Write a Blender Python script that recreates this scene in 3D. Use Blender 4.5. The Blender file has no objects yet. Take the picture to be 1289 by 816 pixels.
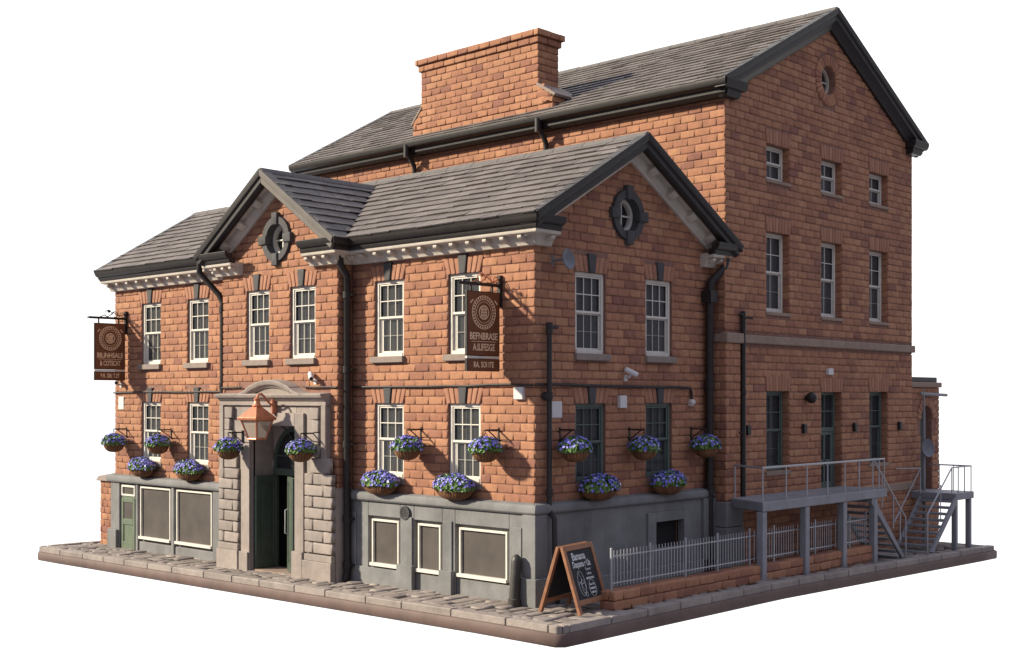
import bpy, math, random
from mathutils import Vector as V, Matrix
random.seed(7)
S=bpy.context.scene; C=S.collection
PI=math.pi
rnd=random.uniform
# ------------------------------------------------------------------ materials
def mat(name,col,rough=.8,var=.12,nscale=3.,bump=.0,bscale=25.,metal=0.,island=None,spec=.35,stain=0.,sheen=0):
    m=bpy.data.materials.new(name); m.use_nodes=True; nt=m.node_tree; N=nt.nodes; L=nt.links
    b=N['Principled BSDF']; b.inputs['Roughness'].default_value=rough; b.inputs['Metallic'].default_value=metal
    b.inputs['Specular IOR Level'].default_value=spec
    geo=N.new('ShaderNodeNewGeometry'); tc=N.new('ShaderNodeTexCoord')
    if island:
        r=N.new('ShaderNodeValToRGB'); r.color_ramp.interpolation='LINEAR'
        e=r.color_ramp.elements
        while len(e)<len(island): e.new(.5)
        for i,(p,c) in enumerate(island): e[i].position=p; e[i].color=(*c,1)
        L.new(geo.outputs['Random Per Island'],r.inputs[0]); base=r.outputs[0]
    else:
        r=N.new('ShaderNodeRGB'); r.outputs[0].default_value=(*col,1); base=r.outputs[0]
    n=N.new('ShaderNodeTexNoise'); n.inputs['Scale'].default_value=nscale; n.inputs['Detail'].default_value=5
    L.new(tc.outputs['Object'],n.inputs['Vector'])
    mr=N.new('ShaderNodeMapRange'); mr.inputs[1].default_value=.3; mr.inputs[2].default_value=.7
    mr.inputs[3].default_value=1-var; mr.inputs[4].default_value=1+var
    L.new(n.outputs[0],mr.inputs[0])
    mx=N.new('ShaderNodeVectorMath'); mx.operation='SCALE'; L.new(base,mx.inputs[0]); L.new(mr.outputs[0],mx.inputs['Scale'])
    out=mx.outputs[0]
    if stain:
        n2=N.new('ShaderNodeTexNoise'); n2.inputs['Scale'].default_value=.9; n2.inputs['Detail'].default_value=8; n2.inputs['Roughness'].default_value=.65
        mp=N.new('ShaderNodeMapping'); mp.inputs['Scale'].default_value=(1,1,.45); L.new(tc.outputs['Object'],mp.inputs[0]); L.new(mp.outputs[0],n2.inputs['Vector'])
        m2=N.new('ShaderNodeMapRange'); m2.inputs[1].default_value=.42; m2.inputs[2].default_value=.68; m2.inputs[3].default_value=1.06; m2.inputs[4].default_value=1-stain
        L.new(n2.outputs[0],m2.inputs[0])
        x2=N.new('ShaderNodeVectorMath'); x2.operation='SCALE'; L.new(out,x2.inputs[0]); L.new(m2.outputs[0],x2.inputs['Scale']); out=x2.outputs[0]
    L.new(out,b.inputs['Base Color'])
    if bump:
        nb=N.new('ShaderNodeTexNoise'); nb.inputs['Scale'].default_value=bscale; nb.inputs['Detail'].default_value=4
        L.new(tc.outputs['Object'],nb.inputs['Vector'])
        bp=N.new('ShaderNodeBump'); bp.inputs['Strength'].default_value=bump; bp.inputs['Distance'].default_value=.02
        L.new(nb.outputs[0],bp.inputs['Height']); L.new(bp.outputs[0],b.inputs['Normal'])
    return m
BR=[(0,(.225,.100,.072)),(.08,(.28,.128,.080)),(.35,(.328,.154,.088)),(.65,(.355,.171,.096)),(.92,(.388,.195,.108)),(1,(.295,.134,.080))]
M={}
M['brick']=mat('brick',None,.85,.13,6,.35,30,island=BR,spec=.25,stain=.12)
BR2=[(p,tuple(x*1.08 for x in c)) for p,c in BR]
M['lintel']=mat('gauged_brick',None,.85,.1,6,.3,30,island=[(0,(.30,.144,.09)),(.5,(.34,.164,.102)),(1,(.375,.19,.116))],spec=.25)
M['mortar']=mat('mortar',(.235,.125,.092),.95,.2,8,.3,40)
M['slate']=mat('slate',None,.75,.12,4,.35,18,island=[(0,(.105,.090,.083)),(.3,(.125,.107,.098)),(.7,(.14,.12,.11)),(1,(.158,.136,.124))],spec=.35,stain=.15)
M['slatebase']=mat('slate_underlay',(.03,.027,.026),.9)
M['ridge']=mat('ridge_tile',None,.8,.12,4,.3,18,island=[(0,(.105,.095,.088)),(1,(.135,.122,.112))])
M['lead']=mat('verge_stone',(.12,.105,.092),.7,.1,3,.1)
M['black']=mat('black_paint',(.024,.0195,.0175),.45,.2,4,.08,12,spec=.32)
M['cream']=mat('cream_stone',(.50,.445,.375),.75,.08,5,.15,20,stain=.12)
M['white']=mat('window_paint',(.64,.60,.52),.55,.05,5,.05)
M['stone']=mat('sandstone',None,.85,.1,5,.3,22,island=[(0,(.255,.215,.188)),(.5,(.29,.245,.215)),(1,(.32,.27,.238))],stain=.15)
M['sill']=mat('sill_stone',(.24,.19,.16),.8,.1,5,.2)
M['bstone']=mat('band_stone',(.27,.195,.145),.85,.12,5,.25,stain=.15)
M['grey']=mat('grey_render',(.185,.182,.178),.82,.12,2.2,.5,6,stain=.28)
M['key']=mat('keystone_stone',(.06,.058,.058),.75,.12,5,.2)
M['dgreen']=mat('dark_green_paint',(.062,.082,.06),.4,.12,4,.08,spec=.45)
M['lgreen']=mat('sage_green_paint',(.12,.15,.10),.5,.1,4,.08)
M['dgrey']=mat('dark_grey_green_paint',(.10,.125,.105),.5,.1,4,.08)
M['blind']=mat('blind_fabric',(.082,.07,.062),.75,.16,1.6,.12,8,spec=.2)
M['curtain']=mat('curtain_fabric',(.36,.34,.32),.9,.12,9)
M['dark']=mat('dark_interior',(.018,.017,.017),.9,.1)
M['steel']=mat('galvanised_steel',(.38,.38,.39),.45,.08,5,.05,metal=.35,spec=.5)
M['deck']=mat('grey_painted_steel',(.22,.222,.235),.6,.1,3,.12,14,stain=.12)
M['pave']=mat('paving_stone',None,.88,.13,4,.5,14,island=[(0,(.185,.153,.133)),(.3,(.225,.19,.166)),(.7,(.26,.22,.192)),(1,(.285,.244,.214))],stain=.2)
M['kerb']=mat('kerb_stone',None,.85,.14,4,.5,14,island=[(0,(.235,.198,.172)),(1,(.285,.243,.212))],stain=.12)
M['joint']=mat('paving_joint',(.05,.042,.036),.95,.2,6)
M['slab']=mat('base_slab',(.125,.082,.068),.7,.12,2.5,.18,9,stain=.12)
M['copper']=mat('copper',(.50,.19,.10),.42,.12,6,.08,metal=.35,spec=.5)
M['wood']=mat('stained_wood',(.27,.12,.06),.6,.2,7,.2,20)
M['chalk']=mat('blackboard',(.018,.019,.022),.75,.2,5)
M['chalkline']=mat('chalk',(.62,.62,.6),.9,.1)
M['signbrown']=mat('sign_face',(.165,.060,.026),.5,.12,5,.05)
M['gold']=mat('sign_lettering',(.85,.58,.36),.5,.1)
M['wicker']=mat('wicker',None,.85,.15,9,.2,island=[(0,(.11,.05,.024)),(.5,(.17,.078,.036)),(1,(.22,.108,.05))])
M['soil']=mat('soil',(.02,.016,.01),.95)
M['leaf']=mat('leaf',None,.6,.15,9,island=[(0,(.05,.11,.03)),(.5,(.10,.19,.05)),(1,(.19,.30,.095))],spec=.3)
M['petal']=mat('petal',None,.6,.08,9,island=[(0,(.09,.075,.36)),(.35,(.14,.14,.54)),(.65,(.24,.20,.62)),(.88,(.36,.36,.74)),(1,(.60,.58,.84))],spec=.3)
M['plast']=mat('white_plastic',(.58,.56,.54),.5,.04,5)
M['dishm']=mat('dish_grey',(.16,.165,.18),.45,.08,4)
M['cable']=mat('cable_black',(.03,.024,.022),.6,.1)
M['bollard']=mat('bollard_iron',(.05,.045,.04),.45,.2,5,.2)
def glassmat(name,tint,alpha,rough=.12):
    m=bpy.data.materials.new(name); m.use_nodes=True; nt=m.node_tree; N=nt.nodes; L=nt.links
    b=N['Principled BSDF']; b.inputs['Base Color'].default_value=(*tint,1); b.inputs['Roughness'].default_value=rough
    n=N.new('ShaderNodeTexNoise'); n.inputs['Scale'].default_value=1.2
    tc=N.new('ShaderNodeTexCoord'); L.new(tc.outputs['Object'],n.inputs['Vector'])
    bp=N.new('ShaderNodeBump'); bp.inputs['Strength'].default_value=.12; bp.inputs['Distance'].default_value=.05
    L.new(n.outputs[0],bp.inputs['Height']); L.new(bp.outputs[0],b.inputs['Normal'])
    t=N.new('ShaderNodeBsdfTransparent'); mx=N.new('ShaderNodeMixShader'); mx.inputs[0].default_value=alpha
    L.new(t.outputs[0],mx.inputs[1]); L.new(b.outputs[0],mx.inputs[2]); L.new(mx.outputs[0],N['Material Output'].inputs[0])
    return m
M['glass']=glassmat('window_glass',(.05,.055,.06),.45)
M['frost']=glassmat('frosted_glass',(.42,.34,.27),.75,.35)
# ------------------------------------------------------------------ mesh builder
WN={'wall_bricks','bay_bricks','pier_bricks','lintel','keystone','quoins','paving_stones','chimney_bricks'}
class MB:
    def __init__(s): s.v=[]; s.f=[]; s.m=[]
    def add(s,vs,fs,mi=0):
        n=len(s.v); s.v+=[tuple(p) for p in vs]; s.f+=[tuple(i+n for i in f) for f in fs]; s.m+=[mi]*len(fs)
    def hexa(s,p,mi=0):   # p: 8 pts, bottom 4 ccw from above, top 4
        s.add(p,[(3,2,1,0),(4,5,6,7),(0,1,5,4),(1,2,6,5),(2,3,7,6),(3,0,4,7)],mi)
    def box(s,x0,x1,y0,y1,z0,z1,mi=0):
        s.hexa([(x0,y0,z0),(x1,y0,z0),(x1,y1,z0),(x0,y1,z0),(x0,y0,z1),(x1,y0,z1),(x1,y1,z1),(x0,y1,z1)],mi)
    def fbox(s,F,u0,u1,v0,v1,w0,w1,mi=0):  # box in a wall frame
        s.hexa([F(u0,v0,w1),F(u1,v0,w1),F(u1,v0,w0),F(u0,v0,w0),F(u0,v1,w1),F(u1,v1,w1),F(u1,v1,w0),F(u0,v1,w0)],mi)
    def extr(s,prof,o,up,p0,p1,m0=0,m1=0,mi=0,cap=True):
        o=V(o);up=V(up);p0=V(p0);p1=V(p1);d=(p1-p0).normalized()
        a=[p0+o*x+up*y-d*(m0*x) for x,y in prof]; b=[p1+o*x+up*y+d*(m1*x) for x,y in prof]; n=len(prof)
        fs=[(i,(i+1)%n,n+(i+1)%n,n+i) for i in range(n)]
        if cap: fs+=[tuple(range(n-1,-1,-1)),tuple(range(n,2*n))]
        s.add(a+b,fs,mi)
    def tube(s,pts,r,n=10,mi=0,cap=True,rs=None):
        pts=[V(p) for p in pts]; rings=[]; prev=None
        for i,p in enumerate(pts):
            if i==0: d=pts[1]-p
            elif i==len(pts)-1: d=p-pts[-2]
            else: d=(pts[i+1]-p).normalized()+(p-pts[i-1]).normalized()
            d.normalize()
            if prev is None: a=d.orthogonal().normalized()
            else: a=(prev-d*prev.dot(d)).normalized()
            prev=a; b=d.cross(a); rr=rs[i] if rs else r
            k=1.
            if 0<i<len(pts)-1:
                c=(pts[i+1]-p).normalized().dot(d); k=1/max(.5,c)
            rings.append([p+(a*math.cos(t)+b*math.sin(t))*rr*(k if k<1.3 else 1.2) for t in [2*PI*j/n for j in range(n)]])
        vs=[q for r_ in rings for q in r_]; fs=[]
        for i in range(len(rings)-1):
            for j in range(n): fs.append((i*n+j,i*n+(j+1)%n,(i+1)*n+(j+1)%n,(i+1)*n+j))
        if cap: fs+=[tuple(range(n-1,-1,-1)),tuple(range((len(rings)-1)*n,len(rings)*n))]
        s.add(vs,fs,mi)
    def bar(s,p0,p1,a,b,mi=0,side=None):  # rectangular bar of width a (side) x b
        p0=V(p0);p1=V(p1);d=(p1-p0).normalized()
        x=V(side) if side else (d.cross(V((0,0,1))) if abs(d.z)<.99 else V((1,0,0)))
        x=(x-d*x.dot(d)).normalized(); y=x.cross(d).normalized()
        x*=a/2;y*=b/2
        s.hexa([p0-x-y,p0+x-y,p0+x+y,p0-x+y,p1-x-y,p1+x-y,p1+x+y,p1-x+y],mi)
    def brickq(s,F,q,proud,back=0.,r=.03,jit=.0,mi=0):
        # q: four (u,v) ccw; pillow-shaped brick
        q=[V((a,b)) for a,b in q]; c=sum(q,V((0,0)))/4
        def inset(k):
            o=[]
            for i in range(4):
                e1=(q[(i+1)%4]-q[i]); e2=(q[i-1]-q[i]); 
                k2=min(k,e1.length*.4,e2.length*.4)
                o.append(q[i]+e1.normalized()*k2+e2.normalized()*k2)
            return o
        j=lambda:rnd(-jit,jit)
        tw=[j() for _ in range(4)]
        r0=[F(p.x,p.y,back) for p in q]
        r1=[F(p.x,p.y,proud-r*.85) for p in q]
        i1=inset(r*.35); i2=inset(r)
        r2=[F(i1[k].x,i1[k].y,proud-r*.3+tw[k]*.5) for k in range(4)]
        r3=[F(i2[k].x+j()*.4,i2[k].y+j()*.4,proud+tw[k]) for k in range(4)]
        vs=r0+r1+r2+r3; fs=[]
        for a in range(3):
            for k in range(4):
                k1=(k+1)%4; fs.append((a*4+k,a*4+k1,a*4+4+k1,a*4+4+k))
        fs.append((12,13,14,15)); s.add(vs,fs,mi)
def obj(name,mb,mats,parent=None,smooth=False,bevel=0,seg=2,angle=35,loc=None):
    me=bpy.data.meshes.new(name); me.from_pydata(mb.v,[],mb.f); me.update()
    if not isinstance(mats,(list,tuple)): mats=[mats]
    for k in mats: me.materials.append(M[k])
    if len(mats)>1: me.polygons.foreach_set('material_index',mb.m)
    o=bpy.data.objects.new(name,me); C.objects.link(o)
    if parent is not None: o.parent=parent; 
    if parent is not None: o.matrix_parent_inverse=PINV.get(parent.name_full,Matrix()).copy()
    import bmesh
    if smooth or bevel:
        bm=bmesh.new(); bm.from_mesh(me); bmesh.ops.recalc_face_normals(bm,faces=bm.faces); bm.to_mesh(me); bm.free()
    if smooth:
        me.shade_smooth()
        if smooth=='auto': me.set_sharp_from_angle(angle=math.radians(40))
        elif name in WN:
            wn=o.modifiers.new('wn','WEIGHTED_NORMAL'); wn.mode='FACE_AREA'; wn.weight=50; wn.keep_sharp=False
    if bevel:
        b=o.modifiers.new('bevel','BEVEL'); b.width=bevel; b.segments=seg; b.limit_method='ANGLE'; b.angle_limit=math.radians(angle)
        me.shade_smooth(); b.harden_normals=True
    return o
PINV={}
def thing(name,label,cat,loc=(0,0,0),group=None):
    o=bpy.data.objects.new(name,None); C.objects.link(o); o.location=loc; o.empty_display_size=.3
    o['label']=label; o['category']=cat
    if group: o['group']=group
    PINV[o.name_full]=Matrix.Translation(-V(loc))
    return o
def tag(o,label,cat,group=None):
    o['label']=label; o['category']=cat
    if group: o['group']=group
    return o
def recenter(o,loc):  # move a top-level mesh's origin to loc
    me=o.data; me.transform(Matrix.Translation(-V(loc))); o.location=loc; return o
def dup(root,loc,label,rotz=0,group=None):
    r=root.copy(); C.objects.link(r); r.location=loc; r.rotation_euler=(0,0,rotz); r['label']=label
    if group: r['group']=group
    for ch in list(root.children):
        c=ch.copy(); C.objects.link(c); c.parent=r; c.matrix_parent_inverse=ch.matrix_parent_inverse.copy()
        for g in list(ch.children):
            d=g.copy(); C.objects.link(d); d.parent=c; d.matrix_parent_inverse=g.matrix_parent_inverse.copy()
    return r
def boolcut(o,cut):
    me=bpy.data.meshes.new('cut'); me.from_pydata(cut.v,[],cut.f); me.update()
    import bmesh
    for m_ in (me,o.data):
        bm=bmesh.new(); bm.from_mesh(m_); bmesh.ops.recalc_face_normals(bm,faces=bm.faces); bm.to_mesh(m_); bm.free()
    c=bpy.data.objects.new('cut',me); C.objects.link(c)
    md=o.modifiers.new('b','BOOLEAN'); md.object=c; md.solver='EXACT'; md.use_self=True
    dg=bpy.context.evaluated_depsgraph_get(); dg.update()
    nm=bpy.data.meshes.new_from_object(o.evaluated_get(dg)); o.modifiers.clear(); o.data=nm
    bpy.data.objects.remove(c)
# frames: front wall faces -y ; side wall faces +x
def FR(y): return lambda u,v,w: (u,y-w,v)
def SD(x): return lambda u,v,w: (x+w,u,v)
def FB(y): return lambda u,v,w: (-u,y+w,v)      # back wall faces +y
def SL(x): return lambda u,v,w: (x-w,-u,v)      # left wall faces -x
CH=.2135; BL=.485; G=.009
def bricks(mb,F,lo,hi,z0,z1,holes=(),circ=(),ch=CH,bl=BL,proud=.030,u_org=0.,ends=(0,0),back=-.01,jit=.005,phase=0):
    """running-bond bricks; lo/hi are functions of height; holes (u0,u1,v0,v1); circ (uc,vc,r)"""
    n=max(1,round((z1-z0)/ch)); h=(z1-z0)/n
    for i in range(n):
        a=z0+i*h; b=a+h; zm=(a+b)/2
        L=lo(zm) if callable(lo) else lo; H=hi(zm) if callable(hi) else hi
        if H-L<.08: continue
        iv=[(L-ends[0],H+ends[1])]
        def sub(iv,x0,x1):
            out=[]
            for p,q in iv:
                if x1<=p or x0>=q: out.append((p,q)); continue
                if x0-p>.05: out.append((p,x0))
                if q-x1>.05: out.append((x1,q))
            return out
        for (u0,u1,v0,v1) in holes:
            if b>v0+h*.3 and a<v1-h*.3: iv=sub(iv,u0,u1)
        for (uc,vc,r) in circ:
            dz=0 if a<=vc<=b else min(abs(a-vc),abs(b-vc))
            if dz<r:
                c=math.sqrt(r*r-dz*dz); iv=sub(iv,uc-c,uc+c)
        off=((i+phase)%2)*bl*.5
        for p,q in iv:
            k=math.floor((p-u_org-off)/bl); cuts=[p]
            x=u_org+off+(k+1)*bl
            while x<q-.001:
                xx=x+rnd(-.035,.035)
                if xx-cuts[-1]>.1 and q-xx>.1: cuts.append(xx)
                x+=bl
            cuts.append(q)
            for s_,e_ in zip(cuts,cuts[1:]):
                if e_-s_<.04: continue
                g=G*.9
                mb.brickq(F,[(s_+g,a+g+rnd(0,.005)),(e_-g,a+g+rnd(0,.005)),(e_-g,b-g-rnd(0,.006)),(s_+g,b-g-rnd(0,.006))],proud+rnd(-.007,.007),back,.03,jit)
def fan(mb,F,uc,w,v0,h,n=7,key=True,splay=.32,proud=.045,kw=.25,kmb=None,kh=None):
    """flat gauged arch over an opening, optional dark keystone"""
    half=w/2+.02; tops=half+h*splay
    if key:
        ks=[(-half+ (half-kw*.42)*k/3.,-tops+(tops-kw*.62)*k/3.) for k in range(4)]
        segs=[(ks[k],ks[k+1]) for k in range(3)]+[((-ks[k+1][0],-ks[k+1][1]),(-ks[k][0],-ks[k][1])) for k in range(3)][::-1]
    else:
        ks=[(-half+2*half*k/n,-tops+2*tops*k/n) for k in range(n+1)]; segs=list(zip(ks,ks[1:]))
    for si,((b0,t0),(b1,t1)) in enumerate(segs):
        g=.008
        (mb if not key or si<3 else mb.other).brickq(F,[(uc+b0+g,v0),(uc+b1-g,v0),(uc+t1-g,v0+h),(uc+t0+g,v0+h)],proud+rnd(-.004,.004),-.01,.028,.004)
    if key:
        kh=kh or h+.06
        kmb.brickq(F,[(uc-kw*.42,v0-.005),(uc+kw*.42,v0-.005),(uc+kw*.62,v0+kh),(uc-kw*.62,v0+kh)],.085,-.01,.02,.002)
def circle_ring(mb,F,uc,vc,ri,ro,w0,w1,a0=0,a1=2*PI,n=20,mi=0,closed=False):
    vs=[];fs=[]
    for i in range(n+1):
        t=a0+(a1-a0)*i/n; c,s_=math.cos(t),math.sin(t)
        vs+=[F(uc+c*ri,vc+s_*ri,w0),F(uc+c*ro,vc+s_*ro,w0),F(uc+c*ro,vc+s_*ro,w1),F(uc+c*ri,vc+s_*ri,w1)]
    for i in range(n):
        for k in range(4): fs.append((i*4+k,i*4+(k+1)%4,i*4+4+(k+1)%4,i*4+4+k))
    if not closed: fs+=[(3,2,1,0),(n*4,n*4+1,n*4+2,n*4+3)]
    mb.add(vs,fs,mi)
def disc(mb,F,uc,vc,r,w,n=24,mi=0):
    mb.add([F(uc+r*math.cos(2*PI*i/n),vc+r*math.sin(2*PI*i/n),w) for i in range(n)],[tuple(range(n))],mi)
def cyl(mb,F,uc,vc,r,w0,w1,n=24,r2=None,mi=0):
    r2=r if r2 is None else r2
    vs=[F(uc+r*math.cos(2*PI*i/n),vc+r*math.sin(2*PI*i/n),w0) for i in range(n)]+[F(uc+r2*math.cos(2*PI*i/n),vc+r2*math.sin(2*PI*i/n),w1) for i in range(n)]
    mb.add(vs,[(i,(i+1)%n,n+(i+1)%n,n+i) for i in range(n)]+[tuple(range(n-1,-1,-1)),tuple(range(n,2*n))],mi)
def ball(mb,c,r,n=12,m=8,sz=1.,mi=0):
    c=V(c); vs=[];fs=[]
    for i in range(m+1):
        t=PI*i/m
        for j in range(n):
            p=2*PI*j/n; vs.append(c+V((r*math.sin(t)*math.cos(p),r*math.sin(t)*math.sin(p),r*sz*math.cos(t))))
    for i in range(m):
        for j in range(n): fs.append((i*n+j,(i+1)*n+j,(i+1)*n+(j+1)%n,i*n+(j+1)%n))
    mb.add(vs,fs,mi)
# ------------------------------------------------------------------ windows
def sash(name,parent,F,u0,u1,v0,v1,d,mt,cols=3,rows=2,fr=.085,sill=None,curtain=True,bar=.028,pack=None,lowset=.06):
    """sash window sitting in a recess of depth d (frame front at w=-d+.07)"""
    mb=MB(); wf=-d+.075; wb=-d-.03; f=fr
    mb.fbox(F,u0,u0+f,v0,v1,wb,wf); mb.fbox(F,u1-f,u1,v0,v1,wb,wf)
    mb.fbox(F,u0+f,u1-f,v1-f,v1,wb,wf); mb.fbox(F,u0+f,u1-f,v0,v0+f*1.1,wb,wf+.02)
    vm=(v0+v1)/2+.01
    a0,a1=u0+f+.002,u1-f-.002
    st=.042
    for (lo_,hi_,wo,ex) in ((vm,v1-f-.002,wf-.025,0),(v0+f*1.1+.002,vm-.003,wf-.07,.07)):
        b0,b1=a0+ex,a1
        if ex: mb.fbox(F,a0,a0+ex-.001,lo_,hi_,wb,wo+.01)
        mb.fbox(F,b0,b0+st,lo_,hi_,wo-.03,wo); mb.fbox(F,b1-st,b1,lo_,hi_,wo-.03,wo)
        mb.fbox(F,b0+st,b1-st,hi_-st,hi_,wo-.03,wo+.002); mb.fbox(F,b0+st,b1-st,lo_,lo_+st*1.15,wo-.03,wo+.002)
        for k in range(1,cols):
            x=b0+st/2+(b1-b0-st)*k/cols; mb.fbox(F,x-bar/2,x+bar/2,lo_+st,hi_-st,wo-.026,wo-.004)
        for k in range(1,rows):
            y=lo_+(hi_-lo_)*k/rows; mb.fbox(F,b0+st,b1-st,y-bar/2,y+bar/2,wo-.028,wo-.007)
    # meeting rail
    mb.fbox(F,a0,a1,vm-.012,vm+.045,wf-.06,wf-.012)
    w=obj(name,mb,mt,parent,bevel=.006,seg=1)
    g=MB(); g.fbox(F,a0,a1,v0+f,v1-f,wb+.025,wb+.03); obj('glass',g,'glass',w)
    if curtain:
        c=MB(); n=28; vs=[];k=0
        for i in range(n+1):
            u=a0+(a1-a0)*i/n; ww=wb-.03+.018*math.sin(i*1.9+u)+.006*math.sin(i*.7)
            vs+=[F(u,v0+f,ww),F(u,v1-f,ww)]
        c.add(vs,[(2*i,2*i+2,2*i+3,2*i+1) for i in range(n)]); obj('curtain',c,'curtain',w,smooth=True)
    if sill:
        s_=MB(); s_.fbox(F,u0-.09,u1+.09,v0-.17,v0-.002,-d-.02,sill); obj('window_sill',s_,'sill',w,bevel=.02)
    return w
def lint(w,F,u0,u1,v1,h=.40,key=True,n=9,splay=.32):
    mb=MB(); kb=MB() if key else None; mb.other=MB()
    fan(mb,F,(u0+u1)/2,u1-u0,v1,h,key=key,kmb=kb,n=n,splay=splay)
    obj('lintel',mb,'lintel',w,smooth=True)
    if key: obj('lintel',mb.other,'lintel',w,smooth=True)
    if key: obj('keystone',kb,'key',w,smooth=True)
def fixed(name,parent,F,u0,u1,v0,v1,d,mt='white',f=.058,sillw=.06):
    mb=MB(); wf=-d+.06; wb=-d-.04
    mb.fbox(F,u0,u0+f,v0,v1,wb,wf); mb.fbox(F,u1-f,u1,v0,v1,wb,wf); mb.fbox(F,u0+f,u1-f,v1-f,v1,wb,wf)
    mb.fbox(F,u0-.03,u1+.02,v0-.03,v0+f,wb,wf+sillw)
    w=obj(name,mb,mt,parent,bevel=.01)
    g=MB(); g.fbox(F,u0+f,u1-f,v0+f,v1-f,wb+.02,wb+.035); obj('blind',g,'blind',w)
    return w
# ------------------------------------------------------------------ ground
def gz(x,y): return -.2*min(1,max(0,-x/20))-.24*min(1,max(0,(y-7)/13.5))
X0,X1,Y0,Y1=-21.1,2.41,-1.85,21.2
def slab():
    mb=MB(); n=24
    # profile ring offsets (out, z)
    prof=[(-.06,-.15),(.03,-.165),(.055,-.20),(.055,-.40),(.02,-.445),(-.1,-.455)]
    ch=.25
    corners=[(X0,Y0+ch*.6),(X0+ch,Y0),(X1-.14,Y0),(X1,Y0+.14),(X1,Y1-ch),(X1-ch*.8,Y1),(X0,Y1)]
    # subdivide edges
    pts=[]
    for i,(a,b) in enumerate(zip(corners,corners[1:]+corners[:1])):
        L=math.dist(a,b); k=max(1,int(L/1.2))
        for j in range(k): pts.append((a[0]+(b[0]-a[0])*j/k,a[1]+(b[1]-a[1])*j/k))
    N=len(pts); cx,cy=(X0+X1)/2,(Y0+Y1)/2
    nrm=[]
    for i in range(N):
        a=V(pts[i-1]);b=V(pts[(i+1)%N]);t=(b-a).normalized(); nrm.append(V((t.y,-t.x)))
    rings=[]
    for o,z in prof: rings.append([(pts[i][0]+nrm[i].x*o,pts[i][1]+nrm[i].y*o,z+gz(*pts[i])) for i in range(N)])
    vs=[p for r in rings for p in r]; fs=[]
    for a in range(len(prof)-1):
        for i in range(N): fs.append((a*N+i,a*N+(i+1)%N,(a+1)*N+(i+1)%N,(a+1)*N+i))
    vs+=[(cx,cy,-.16-.1),(cx,cy,-.46-.1)]
    for i in range(N): fs.append((i,len(vs)-2,(i+1)%N)); fs.append(((len(prof)-1)*N+i,(len(prof)-1)*N+(i+1)%N,len(vs)-1))
    mb.add(vs,fs); o=obj('pavement_base',mb,'slab',smooth='auto'); o['kind']='structure'
slab()
def paving():
    # bed under the stones
    bed=MB(); 
    def strip(x0,x1,y0,y1,nx,ny,dz):
        vs=[];fs=[]
        for i in range(nx+1):
            for j in range(ny+1):
                x=x0+(x1-x0)*i/nx;y=y0+(y1-y0)*j/ny; vs.append((x,y,gz(x,y)+dz))
        for i in range(nx):
            for j in range(ny):
                a=i*(ny+1)+j; fs.append((a,a+ny+1,a+ny+2,a+1))
        bed.add(vs,fs)
    strip(X0+.12,X1-.1,Y0+.1,Y1-.12,24,24,-.035)
    b=obj('paving_bed',bed,'joint'); b['kind']='structure'
    F=lambda u,v,w:(u,v,gz(u,v)+w)
    k=MB(); kw=.29
    def kb_(q,w): k.hexa([F(a,b,-.17) for a,b in q]+[F(a,b,w+rnd(-.003,.003)) for a,b in q])
    def run(a,b,along,fix0,fix1):
        t=a
        while t<b-.01:
            l=rnd(1.25,1.75); e=min(b,t+l)
            if b-e<.5: e=b
            g=.012; dz=rnd(-.008,.01)
            if along=='x': q=[(t+g,fix0),(e-g,fix0+rnd(-.0,.01)),(e-g,fix1),(t+g,fix1)]
            else: q=[(fix0,t+g),(fix1,t+g),(fix1+rnd(-.01,0),e-g),(fix0,e-g)]
            kb_(q,.012+dz); t=e
    run(X0+.25,X1-.36,'x',Y0,Y0+kw)
    # mitred corner stones
    kb_([(X1-.35,Y0),(X1-.13,Y0),(X1-.03,Y0+.10),(X1-.35,Y0+kw)],.012)
    kb_([(X1-.03,Y0+.11),(X1,Y0+.16),(X1,Y0+kw),(X1-.34,Y0+kw)],.012)
    run(Y0+kw,Y1-.3,'y',X1-kw,X1)
    run(Y0+kw+.1,2.6,'y',X0,X0+kw)
    kb_([(X0,Y0+.2),(X0+.24,Y0),(X0+.25,Y0+kw),(X0,Y0+kw+.1)],.012)
    o=obj('kerb',k,'kerb',bevel=.03,seg=3); o['kind']='structure'
    s=MB()
    # front strip: rows running away from the kerb (columns in x), irregular stones
    x=X0+kw+.01
    def field(x0,x1,y0,y1,axis):
        c0,c1=(x0,x1) if axis=='x' else (y0,y1); d0,d1=(y0,y1) if axis=='x' else (x0,x1)
        c=c0
        while c<c1-.05:
            w_=rnd(.30,.46); ce=min(c1,c+w_)
            if c1-ce<.2: ce=c1
            t=d0-rnd(0,.4)
            while t<d1-.02:
                l=rnd(.38,.85); e=min(d1,t+l)
                if d1-e<.2: e=d1
                ts=max(t,d0)
                if e-ts>.08:
                    gg=lambda: rnd(.006,.042)
                    dz=rnd(-.028,.018)
                    if axis=='x': q=[(c+gg(),ts+gg()),(ce-gg(),ts+gg()),(ce-gg(),e-gg()),(c+gg(),e-gg())]
                    else: q=[(ts+gg(),c+gg()),(e-gg(),c+gg()),(e-gg(),ce-gg()),(ts+gg(),ce-gg())]
                    s.brickq(F,q,dz,-.12,.055,.018)
                t=e
            c=ce
    field(X0+kw+.01,X1-kw-.01,Y0+kw+.01,.55,'x')
    field(.0,X1-kw-.01,.56,Y1-.3,'y')
    field(X0+kw+.01,-18.5,.56,2.6,'x')
    o=obj('paving_stones',s,'pave',smooth=True); o['kind']='structure'
paving()
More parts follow.
